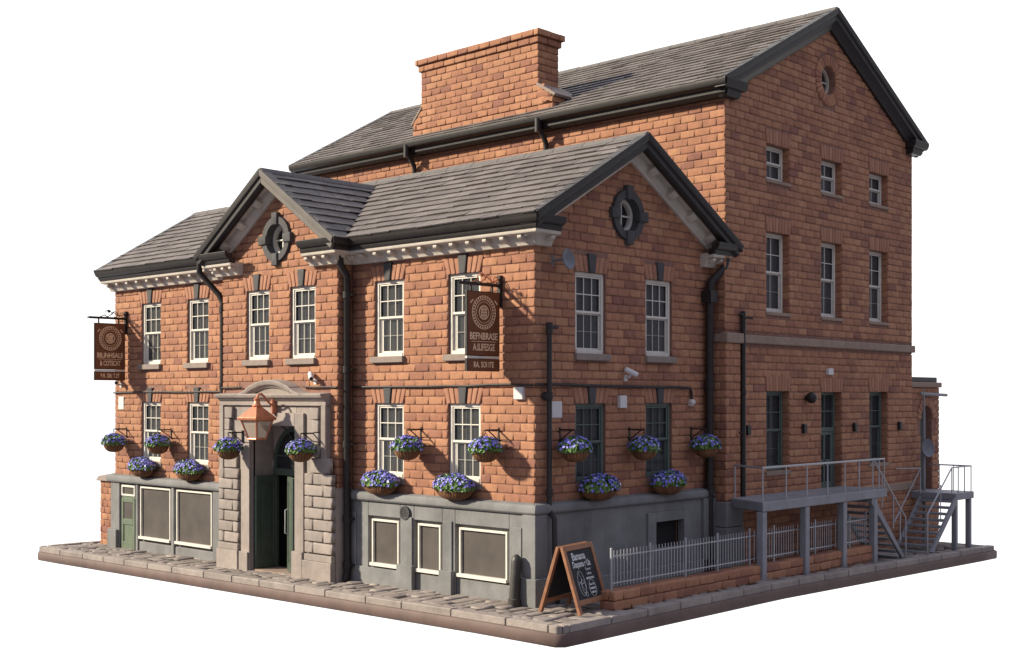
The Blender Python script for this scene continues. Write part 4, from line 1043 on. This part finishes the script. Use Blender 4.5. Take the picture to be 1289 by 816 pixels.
# ================================================================== hanging pub signs
def text(s,size,parent,name,F,uc,vc,w,mt,sx=1.,extr=.004,off=0.,align='CENTER',rot=0,fit=None):
    cu=bpy.data.curves.new(name,'FONT'); cu.body=s; cu.size=size; cu.align_x=align; cu.align_y='CENTER'; cu.extrude=extr; cu.offset=off; cu.resolution_u=3
    o=bpy.data.objects.new(name,cu); C.objects.link(o); dg=bpy.context.evaluated_depsgraph_get(); dg.update()
    me=bpy.data.meshes.new_from_object(o.evaluated_get(dg)); bpy.data.objects.remove(o)
    xs=[v.co.x for v in me.vertices]; wdt=max(xs)-min(xs); mid=(max(xs)+min(xs))/2
    if fit: sx=fit/wdt
    for v in me.vertices:
        x,y=(v.co.x-(mid if align=='CENTER' else min(xs)))*sx,v.co.y
        if rot: x,y=x*math.cos(rot)-y*math.sin(rot),x*math.sin(rot)+y*math.cos(rot)
        v.co=F(uc+x,vc+y,w+v.co.z)
    me.materials.clear(); me.materials.append(M[mt]); me.update()
    o=bpy.data.objects.new(name,me); C.objects.link(o); o.parent=parent
    if parent.type=='EMPTY': o.matrix_parent_inverse=PINV[parent.name_full].copy()
    return o
def pub_sign(x,label,lines,zt):
    s=thing('hanging_sign',label,'sign',(x,-.05,zt+.2),group='hanging pub signs on the front')
    y0,y1=-1.22,-.12; W=y1-y0; yc=(y0+y1)/2
    b=MB()
    b.box(x-.05,x+.05,-.12,-.02,zt-.35,zt+.42); 
    b.bar((x,-.1,zt+.17),(x,y0-.16,zt+.17),.06,.075,side=(1,0,0)); b.tube([(x,y0-.14,zt+.17),(x,y0-.26,zt+.17)],.04,8,rs=[.045,.012])
    for y in (y0+.16,y1-.22): b.box(x-.02,x+.02,y-.02,y+.02,zt,zt+.16)
    obj('bracket',b,'black',s,bevel=.006)
    sc=MB()
    def scroll(yc_,zc_,r,a0,a1,n=12,rt=.012,k=.55):
        pts=[]
        for i in range(n+1):
            t=i/n; a=a0+(a1-a0)*t; rr=r*(1-k*t); pts.append((x,yc_+rr*math.cos(a),zc_+rr*math.sin(a)))
        sc.tube(pts,rt,6)
    scroll(yc-.06,zt+.30,.16,-.2,PI*1.7); scroll(yc+.20,zt+.28,.13,PI*.9,-PI*.8); scroll(y1-.08,zt+.28,.11,PI*1.1,-PI*.7)
    sc.tube([(x,yc-.35,zt+.20),(x,yc-.2,zt+.26),(x,yc-.05,zt+.22),(x,yc+.15,zt+.36),(x,yc+.35,zt+.24),(x,-.1,zt+.34)],.014,6)
    ball(sc,(x,yc-.02,zt+.40),.055,8,6)
    obj('scrollwork',sc,'copper' if x>-5 else 'bollard',s,smooth='auto')
    F=SD(x+.04); zb=zt-1.53
    p=MB(); p.box(x-.04,x+.04,y0,y1,zb,zt); po=obj('sign_board',p,'black',s,bevel=.01)
    f=MB(); f.fbox(F,y0+.02,y1-.02,zb+.02,zt-.02,0,.008); obj('sign_face',f,'signbrown',po)
    p=MB(); p.box(x-.04,x+.04,y0,y1,zb-.36,zb-.06); p2=obj('lower_board',p,'black',s,bevel=.008)
    f=MB(); f.fbox(F,y0+.02,y1-.02,zb-.345,zb-.075,0,.008); obj('sign_face',f,'signbrown',p2)
    bt=MB(); bt.box(x-.03,x+.03,y0,y1,zb-.055,zb-.006); obj('divider',bt,'white',s)
    e=MB(); ez=zt-.50
    for ri,ro in ((.385,.40),(.30,.315),(.245,.255)): circle_ring(e,F,yc,ez,ri,ro,.008,.014,0,2*PI,36,closed=True)
    for i in range(30):
        t=2*PI*i/30; c_,s__=math.cos(t),math.sin(t); e.hexa([F(yc+c_*r_-s__*q,ez+s__*r_+c_*q,w_) for w_ in (.008,.013) for r_,q in ((.33,-.012),(.375,-.02),(.375,.02),(.33,.012))])
    # central monogram : oval with vertical bars
    for k in (-.09,-.045,0,.045,.09): h=.17-abs(k)*.6; e.fbox(F,yc+k-.009,yc+k+.009,ez-h,ez+h,.008,.014)
    for k in (-.07,0,.07): e.fbox(F,yc-.10,yc+.10,ez+k-.008,ez+k+.008,.008,.0155)
    circle_ring(e,F,yc,ez,.15,.17,.008,.015,0,2*PI,28,closed=True)
    for sg in (-1,1):   # small leaves beside the ring
        for q in range(3): ball(e,F(yc+sg*(.38+.03*q),ez+.28-.03*q,.01),.022,6,4)
    e.fbox(F,yc-.42,yc+.42,zb+.335,zb+.347,.008,.013)
    obj('emblem',e,'gold',s)
    text(lines[0],.23,s,'lettering',F,yc,zb+.46,.008,'gold',fit=.93,off=.004)
    text(lines[1],.23,s,'lettering',F,yc,zb+.20,.008,'gold',fit=.74,off=.004)
    text(lines[2],.19,s,'lettering',F,yc,zb-.21,.008,'gold',fit=.68,off=.003)
    return s
pub_sign(-1.06,'dark brown hanging sign with gold ring emblem on the front wall near the street corner',['BEFNBRASE','A.ILIFESGE','RA. SOI ITE'],7.36)
pub_sign(-18.33,'dark brown hanging sign with gold ring emblem at the far left end of the front',['BILINHSALE','& COTSCAT','P.R. SBE T.ET'],7.30)
# ================================================================== flower baskets
def flowers(rx,ry,rz,zb,nf,nl,seed,halfy=False):
    random.seed(seed); fl=MB(); lv=MB()
    def surf(k=1.):
        while True:
            a=rnd(0,2*PI); c=rnd(-.12,1); s_=math.sqrt(max(0,1-c*c)); d=V((s_*math.cos(a),s_*math.sin(a),c))
            return V((d.x*rx*k,d.y*ry*k,zb+d.z*rz*k)),V((d.x/rx,d.y/ry,d.z/rz)).normalized()
    for i in range(nl):
        p,n=surf(rnd(.72,1.0)); n=(n+V((rnd(-.7,.7),rnd(-.7,.7),rnd(-.5,.5)))).normalized(); t=n.orthogonal().normalized(); t=(Matrix.Rotation(rnd(0,6.3),3,n)@t); b=n.cross(t); L=rnd(.05,.085); w=L*.6
        lv.add([p-t*L,p-b*w+n*.008,p+t*L,p+b*w+n*.008],[(0,1,2),(0,2,3)])
    for i in range(nf):
        p,n=surf(rnd(.98,1.07)); 
        if p.z<zb+rz*.22 and random.random()<.75: continue
        n=(n+V((rnd(-.35,.35),rnd(-.35,.35),rnd(-.2,.35)))).normalized(); t0=n.orthogonal().normalized(); R=rnd(.032,.05); a0=rnd(0,6)
        c=p+n*.004; vs=[c]
        for k in range(10):
            a=a0+2*PI*k/10; r_=R if k%2==0 else R*.62; tt=Matrix.Rotation(a,3,n)@t0; vs.append(p+tt*r_+n*(.018 if k%2==0 else .010))
        fl.add(vs,[(0,1+k,1+(k+1)%10) for k in range(10)])
    # filling core
    return fl,lv
def bowl(rx,ry,rz,z0,ribs):
    mb=MB()
    for i in range(ribs):
        t=2*PI*i/ribs; t2=2*PI*(i+.86)/ribs; n=6; vs=[]
        for k in range(n+1):
            ph=(PI/2)*k/n; r=math.cos(ph)**.8 if k<n else .05
            for tt,rr in ((t,1.),((t+t2)/2,1.07),(t2,1.)):
                vs.append((math.cos(tt)*rx*r*rr,math.sin(tt)*ry*r*rr,z0-math.sin(ph)*rz))
        fs=[]
        for k in range(n):
            for q in range(2): fs.append((k*3+q,k*3+q+1,k*3+3+q+1,k*3+3+q))
        mb.add(vs,fs)
    # inner shell and rim
    n=24;vs=[]
    for k in range(7):
        ph=(PI/2)*k/6; r=(math.cos(ph)**.8 if k<6 else .03)*.965
        vs+=[(math.cos(2*PI*i/n)*rx*r,math.sin(2*PI*i/n)*ry*r,z0-math.sin(ph)*rz*.97) for i in range(n)]
    mb.add(vs,[(k*n+i,k*n+(i+1)%n,(k+1)*n+(i+1)%n,(k+1)*n+i) for k in range(6) for i in range(n)])
    rim=[(math.cos(2*PI*i/n)*rx,math.sin(2*PI*i/n)*ry,z0+.005) for i in range(n+1)]; mb.tube(rim,.022,6,cap=False)
    return mb
def soil(rx,ry,z0,rz):
    mb=MB(); n=20; vs=[]
    for k in range(5):
        ph=(PI/2)*k/4; vs+=[(math.cos(2*PI*i/n)*rx*math.cos(ph),math.sin(2*PI*i/n)*ry*math.cos(ph),z0+math.sin(ph)*rz) for i in range(n)]
    mb.add(vs,[(k*n+i,k*n+(i+1)%n,(k+1)*n+(i+1)%n,(k+1)*n+i) for k in range(4) for i in range(n)]); return mb
def local_thing(name,label,cat,group):
    o=bpy.data.objects.new(name,None); C.objects.link(o); o.empty_display_size=.2; o['label']=label; o['category']=cat; o['group']=group; PINV[o.name_full]=Matrix(); return o
# local frame: wall plate at origin, wall faces -y ; basket hangs out at y=-.5
def basket_proto(seed,label,group):
    t=local_thing('hanging_basket',label,'hanging basket',group)
    b=MB(); b.box(-.028,.028,-.045,.02,-.30,.06); b.bar((0,0,.0),(0,-.5,.0),.028,.04,side=(1,0,0)); b.bar((0,-.02,-.27),(0,-.40,-.01),.022,.026,side=(1,0,0)); b.tube([(0,-.5,.0),(0,-.53,-.02),(0,-.5,-.06)],.012,6)
    obj('bracket',b,'black',t,bevel=.004)
    oy=-.5
    ch=MB()
    for k in range(3):
        a=k*2*PI/3+.5; ch.tube([(0,oy,-.05),(.30*math.cos(a),oy+.30*math.sin(a),-.47)],.007,5)
    obj('chain',ch,'black',t)
    fl,lv=flowers(.41,.41,.31,-.47,185,700,seed)
    for m_ in (fl,lv): m_.v=[(x,y+oy,z) for x,y,z in m_.v]
    bw=bowl(.32,.32,.30,-.47,22); bw.v=[(x,y+oy,z) for x,y,z in bw.v]; obj('basket',bw,'wicker',t,smooth=True)
    so=soil(.33,.33,-.47,.21); so.v=[(x,y+oy,z) for x,y,z in so.v]
    f=obj('foliage',lv,'leaf',t); f['kind']='stuff'; sf=obj('leaf_bed',so,'soil',f,smooth=True)
    f=obj('flowers',fl,'petal',t); f['kind']='stuff'; return t
G1='hanging flower baskets along the pub walls'
bs=[(-18.35,0,3.80,'hanging basket of blue flowers at the far left corner, below the white panel'),(-15.62,0,3.82,'hanging basket of blue flowers between the two left wing ground floor windows'),
(-10.72,PY-.2,3.84,'hanging basket of blue flowers on the left stone pilaster of the doorway'),(-7.42,PY-.15,3.88,'hanging basket of blue flowers on the right stone pilaster of the doorway'),
(-3.89,0,4.03,'hanging basket of blue flowers between the two ground floor windows right of the doorway'),(-1.13,0,4.07,'hanging basket of blue flowers on the front wall closest to the street corner')]
ss=[(.87,4.08,'hanging basket of blue flowers on the shaded side wall closest to the street corner'),(3.58,4.03,'hanging basket of blue flowers between the two dark framed side windows'),(6.30,4.0,'hanging basket of blue flowers on the side wall beside the thick black downpipe')]
protos=[]
for i,(x,y,z,l) in enumerate(bs):
    if i<2:
        t=basket_proto(11+i,l,G1); protos.append(t); t.location=(x,y,z)
    else: t=dup(protos[i%2],(x,y,z),l)
for i,(y,z,l) in enumerate(ss): dup(protos[i%2],(0,y,z),l,rotz=PI/2)
def trough_proto(seed,label,group):
    t=local_thing('flower_trough',label,'flower trough',group); oy=-.30
    fl,lv=flowers(.66,.33,.34,0,320,1150,seed)
    for m_ in (fl,lv): m_.v=[(x,y+oy,z) for x,y,z in m_.v]
    bw=bowl(.57,.26,.30,0.,34); bw.v=[(x,y+oy,z) for x,y,z in bw.v]; obj('basket',bw,'wicker',t,smooth=True)
    so=soil(.58,.27,0.,.24); so.v=[(x,y+oy,z) for x,y,z in so.v]
    f=obj('foliage',lv,'leaf',t); f['kind']='stuff'; obj('leaf_bed',so,'soil',f,smooth=True)
    f=obj('flowers',fl,'petal',t); f['kind']='stuff'
    b=MB(); 
    for x in (-.3,.3): b.bar((x,.0,.0),(x,-.32,.0),.02,.03,side=(1,0,0))
    obj('bracket',b,'black',t); return t
G2='wicker flower troughs below the ground floor windows'
ts=[(-16.95,0,2.56,0,'oval wicker trough of blue flowers under the leftmost ground floor window'),(-14.2,0,2.56,0,'oval wicker trough of blue flowers under the window next to the left downpipe'),
(-5.18,0,2.60,0,'oval wicker trough of blue flowers above the round vent, right of the doorway'),(-2.4,0,2.62,0,'oval wicker trough of blue flowers above the widest basement window'),
(0,2.05,2.62,PI/2,'oval wicker trough of blue flowers under the first dark side window'),(0,4.9,2.60,PI/2,'oval wicker trough of blue flowers above the cellar opening on the side wall')]
tp_=[]
for i,(x,y,z,r,l) in enumerate(ts):
    if i<2: t=trough_proto(31+i,l,G2); tp_.append(t); t.location=(x,y,z)
    else: dup(tp_[i%2],(x,y,z),l,rotz=r)
random.seed(99)
# ================================================================== small wall fittings
def camera_unit(loc,yaw,label,F=None):
    t=local_thing('security_camera',label,'camera','security cameras on the pub walls')
    m_=MB(); m_.box(-.06,.06,-.03,.02,-.10,.06); m_.tube([(0,0,0),(0,-.12,-.0),(0,-.17,.06)],.03,8); obj('mount',m_,'plast',t,bevel=.006)
    b=MB(); d=V((.75,-.5,-.42)).normalized(); c=V((0,-.17,.14)); b.tube([tuple(c-d*.17),tuple(c-d*.15),tuple(c+d*.17),tuple(c+d*.2)],.07,12,rs=[.05,.072,.072,.062]); obj('camera_body',b,'plast',t,smooth='auto')
    l=MB(); l.tube([tuple(c+d*.201),tuple(c+d*.215)],.045,12); obj('lens',l,'black',t)
    t.location=loc; t.rotation_euler=(0,0,yaw); return t
camera_unit((-18.72,-.02,5.28),0,'small white security camera below the left hanging sign')
camera_unit((-7.58,PY-.02,5.3),0,'small white security camera above the right end of the door cornice')
camera_unit((.02,3.42,5.36),PI/2,'white security camera on the shaded side wall above the cable')
def bx(name,F,u0,u1,v0,v1,w1,label,cat,mt='plast',bev=.02,group=None):
    m_=MB(); m_.fbox(F,u0,u1,v0,v1,0,w1); o=obj(name,m_,mt,None,bevel=bev); tag(o,label,cat,group); c=F((u0+u1)/2,(v0+v1)/2,0); return recenter(o,c)
bx('wall_panel',Ff,-18.88,-18.52,4.44,4.88,.05,'white rectangular panel on the front wall at the left end','panel')
bx('alarm_box',Ff,-.58,-.28,4.80,5.10,.12,'small white box on the front wall at the street corner','alarm box')
bx('wall_panel',Fs,.56,.94,4.36,4.76,.05,'large white square panel on the side wall beside the corner pipe','panel')
bx('alarm_box',Fs,3.1,3.38,4.58,4.90,.12,'small white box between the two dark side windows','alarm box')
bx('alarm_box',Gs,12.82,13.12,5.54,5.74,.12,'small white box above the back door on the rear block','alarm box',bev=.015)
# round sensor lamp at the conduit's end
m_=MB(); ball(m_,(.11,6.25,4.72),.085,12,8); m_.box(.02,.12,6.19,6.31,4.62,4.8); o=obj('sensor_lamp',m_,'plast',None,smooth='auto'); tag(o,'small white round lamp at the end of the cable on the side wall','lamp'); recenter(o,(.03,6.25,4.72))
# flood light
m_=MB(); t=thing('flood_light','round black flood light on the rear wall left of the back door','light',(BX,11.6,4.84))
ball(m_,(BX+.22,11.6,4.84),.17,14,10); m_.box(BX,BX+.15,11.54,11.66,4.78,4.9); obj('lamp_head',m_,'black',t,smooth='auto')
# box wall lights
lbl=['black box wall light beside the tall black drainpipe','black box wall light between the first window and the back door','black box wall light between the back door and the second window','black box wall light at the right end of the rear wall']
first=None
for y,l in zip((8.35,11.42,14.55,17.65),lbl):
    if first is None:
        first=local_thing('wall_light',l,'light','box wall lights along the walkway'); m_=MB(); m_.box(0,.12,-.09,.09,-.13,.13); obj('lamp_body',m_,'black',first,bevel=.02)
        m_=MB(); m_.box(.02,.10,-.07,.07,.131,.15); obj('lamp_top',m_,'bollard',first); first.location=(BX+.02,y,3.92)
    else: dup(first,(BX+.02,y,3.92-.01*(y-8)/3),l)
# satellite dish by the front gable
t=thing('satellite_dish','grey dish on the side wall under the near end of the gable','dish',(.03,.75,8.12))
def dish(t,c,d,R,mt='dishm'):
    d=V(d).normalized(); a=d.orthogonal().normalized(); b=d.cross(a); c=V(c); m_=MB(); n=28; vs=[]
    for k in range(6):
        r=R*k/5; 
        for i in range(n): q=a*math.cos(2*PI*i/n)*r+b*math.sin(2*PI*i/n)*r; vs.append(c+q+d*(.10*(k/5)**2))
    nn=len(vs)
    for k in range(6):
        r=R*k/5
        for i in range(n): q=a*math.cos(2*PI*i/n)*r+b*math.sin(2*PI*i/n)*r; vs.append(c+q+d*(.10*(k/5)**2-.03))
    fs=[]
    for off in (0,nn):
        for k in range(5):
            for i in range(n): fs.append((off+k*n+i,off+k*n+(i+1)%n,off+(k+1)*n+(i+1)%n,off+(k+1)*n+i))
    for i in range(n): fs.append((5*n+i,5*n+(i+1)%n,nn+5*n+(i+1)%n,nn+5*n+i))
    m_.add(vs,fs); return obj('dish',m_,mt,t,smooth='auto')
dish(t,(.36,.70,8.12),(1,.12,.15),.25)
m_=MB(); m_.tube([(.02,.6,8.1),(.2,.66,8.12),(.36,.70,8.13)],.035,8); m_.tube([(.0,.6,7.98),(.0,.6,8.24)],.05,8); obj('arm',m_,'dishm',t,smooth='auto')
# mast with round dish by the annex
t=thing('mast','slim grey mast carrying a round dish in front of the annex','mast',(.62,19.1,-.2))
m_=MB(); m_.tube([(.75,19.0,-.1),(.75,19.0,3.1),(.75,19.0,4.3),(.75,19.0,5.2)],.05,10,rs=[.055,.05,.045,.012]); obj('pole',m_,'deck',t,smooth='auto')
dish(t,(.80,19.05,3.12),(.9,-.25,.1),.31)
m_=MB(); m_.tube([(.75,19.0,3.12),(.82,19.05,3.12)],.03,8); obj('arm',m_,'deck',t)
# corner bollard
t=thing('bollard','dark iron bollard leaning against the grey base near the street corner','bollard',(-.38,-.42,0))
m_=MB(); bxx,byy=-.26,-.42; m_.tube([(bxx,byy,-.02),(bxx,byy,.14),(bxx,byy,.16),(bxx+.02,byy+.05,1.02),(bxx+.02,byy+.05,1.12),(bxx+.02,byy+.05,1.18)],.1,14,rs=[.15,.15,.125,.125,.10,.03]); obj('post',m_,'bollard',t,smooth='auto')
# ================================================================== chalkboard
t=thing('sandwich_board','wooden framed chalkboard A-board standing on the corner pavement','sign',(1.32,-.02,0))
t.rotation_euler=(0,0,0)
def lean(sgn):   # panel in local coordinates: u along y, v up the panel; returns frame
    th=math.radians(17.5); H=1.52; R_=math.radians(10)
    def F(u,v,w):
        x=sgn*(.52-v*math.sin(th))+sgn*w*math.cos(th); z=v*math.cos(th)+w*math.sin(th); y=u
        return (1.22+x*math.cos(R_)-y*math.sin(R_), .0+x*math.sin(R_)+y*math.cos(R_), z+gz(1.3,0)+.01)
    return F
for sgn in (1,-1):
    F=lean(sgn); m_=MB(); hw=.67
    m_.fbox(F,-hw,-hw+.11,0,1.56,-.04,.04); m_.fbox(F,hw-.11,hw,0,1.56,-.04,.04); m_.fbox(F,-hw+.11,hw-.11,1.44,1.56,-.04,.038); m_.fbox(F,-hw+.11,hw-.11,.20,.32,-.04,.038)
    o=obj('frame',m_,'wood',t,bevel=.012)
    m_=MB(); m_.fbox(F,-hw+.10,hw-.10,.31,1.45,-.02,.012); o=obj('board',m_,'chalk',t)
    if sgn==1:
        b=text('Banana',.25,o,'chalk_writing',F,-.07,1.29,.013,'chalkline',fit=.58,extr=.002,off=.003); 
        b=text('Daquava r Ua',.21,o,'chalk_writing',F,-.02,1.11,.013,'chalkline',fit=.78,extr=.002,off=.003)
        text('Tanor',.09,o,'chalk_writing',F,.20,.97,.013,'chalkline',fit=.26,extr=.002); text('ndon',.09,o,'chalk_writing',F,.20,.87,.013,'chalkline',fit=.20,extr=.002); text('annosca',.10,o,'chalk_writing',F,.20,.77,.013,'chalkline',fit=.34,extr=.002,off=.002)
        e=MB()
        def ln_(pts,r=.0045): e.tube([F(u,v,.014) for u,v in pts],r,5)
        def ell(c,v,a,b_,n=20,s=0,e_=2*PI): ln_([(c+a*math.cos(s+(e_-s)*i/n),v+b_*math.sin(s+(e_-s)*i/n)) for i in range(n+1)])
        ell(-.22,.68,.15,.28); ell(-.17,.60,.08,.16); ell(-.12,.42,.05,.05)
        ln_([(-.27,.93),(-.2,.8),(-.24,.62),(-.15,.5)]); ln_([(-.35,.66),(-.27,.72),(-.2,.66),(-.1,.7)])
        ell(.20,.53,.15,.19); 
        text('no ta',.09,o,'chalk_writing',F,.20,.62,.013,'chalkline',fit=.2,extr=.002,off=.002); text('matea',.09,o,'chalk_writing',F,.20,.53,.013,'chalkline',fit=.25,extr=.002,off=.002); text('canot',.09,o,'chalk_writing',F,.20,.44,.013,'chalkline',fit=.2,extr=.002,off=.002)
        obj('chalk_drawing',e,'chalkline',o)
# ================================================================== world, sun, camera
f_=1581./1289; TH=math.radians(133.1)
FW=V((math.cos(TH),math.sin(TH),0)); RT=V((math.sin(TH),-math.cos(TH),0))
Dd=29.5; u0=(673-644.5)/1581.
cam=bpy.data.cameras.new('camera'); co_=bpy.data.objects.new('camera',cam); C.objects.link(co_)
co_.location=(-Dd*(FW.x+u0*RT.x),-Dd*(FW.y+u0*RT.y),4.86)
co_.rotation_euler=(PI/2,0,TH-PI/2)
cam.sensor_width=36; cam.sensor_fit='HORIZONTAL'; cam.lens=36*f_; cam.shift_y=(500-408)/1289.; cam.clip_end=500; cam.clip_start=.1
S.camera=co_
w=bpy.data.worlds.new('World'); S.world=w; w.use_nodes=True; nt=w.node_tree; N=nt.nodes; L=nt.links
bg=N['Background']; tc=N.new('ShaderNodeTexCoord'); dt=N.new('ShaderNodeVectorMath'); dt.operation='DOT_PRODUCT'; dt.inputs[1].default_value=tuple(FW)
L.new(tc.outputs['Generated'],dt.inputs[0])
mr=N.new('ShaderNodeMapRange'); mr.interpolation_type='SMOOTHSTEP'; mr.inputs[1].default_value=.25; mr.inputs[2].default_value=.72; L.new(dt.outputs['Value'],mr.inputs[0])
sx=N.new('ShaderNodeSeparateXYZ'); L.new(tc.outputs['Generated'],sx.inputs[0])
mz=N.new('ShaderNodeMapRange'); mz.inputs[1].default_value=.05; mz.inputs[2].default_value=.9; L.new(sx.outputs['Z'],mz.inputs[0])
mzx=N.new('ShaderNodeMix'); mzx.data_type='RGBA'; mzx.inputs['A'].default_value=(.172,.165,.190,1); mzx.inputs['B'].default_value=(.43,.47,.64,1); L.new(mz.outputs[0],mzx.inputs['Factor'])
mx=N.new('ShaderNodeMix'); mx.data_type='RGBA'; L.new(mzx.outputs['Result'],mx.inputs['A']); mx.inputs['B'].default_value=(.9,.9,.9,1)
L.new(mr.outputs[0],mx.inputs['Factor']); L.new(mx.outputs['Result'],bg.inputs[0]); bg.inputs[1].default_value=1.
sun=bpy.data.lights.new('sun','SUN'); sun.energy=5; sun.angle=math.radians(3.0); sun.color=(1,.905,.73)
so_=bpy.data.objects.new('sun',sun); C.objects.link(so_)
so_.rotation_euler=V((1,1.0,-.72)).to_track_quat('-Z','Y').to_euler()
S.view_settings.view_transform='Standard'; S.view_settings.look='None'; S.view_settings.exposure=.68; S.view_settings.gamma=1
S.render.engine='CYCLES'
S.cycles.max_bounces=6; S.cycles.transparent_max_bounces=8
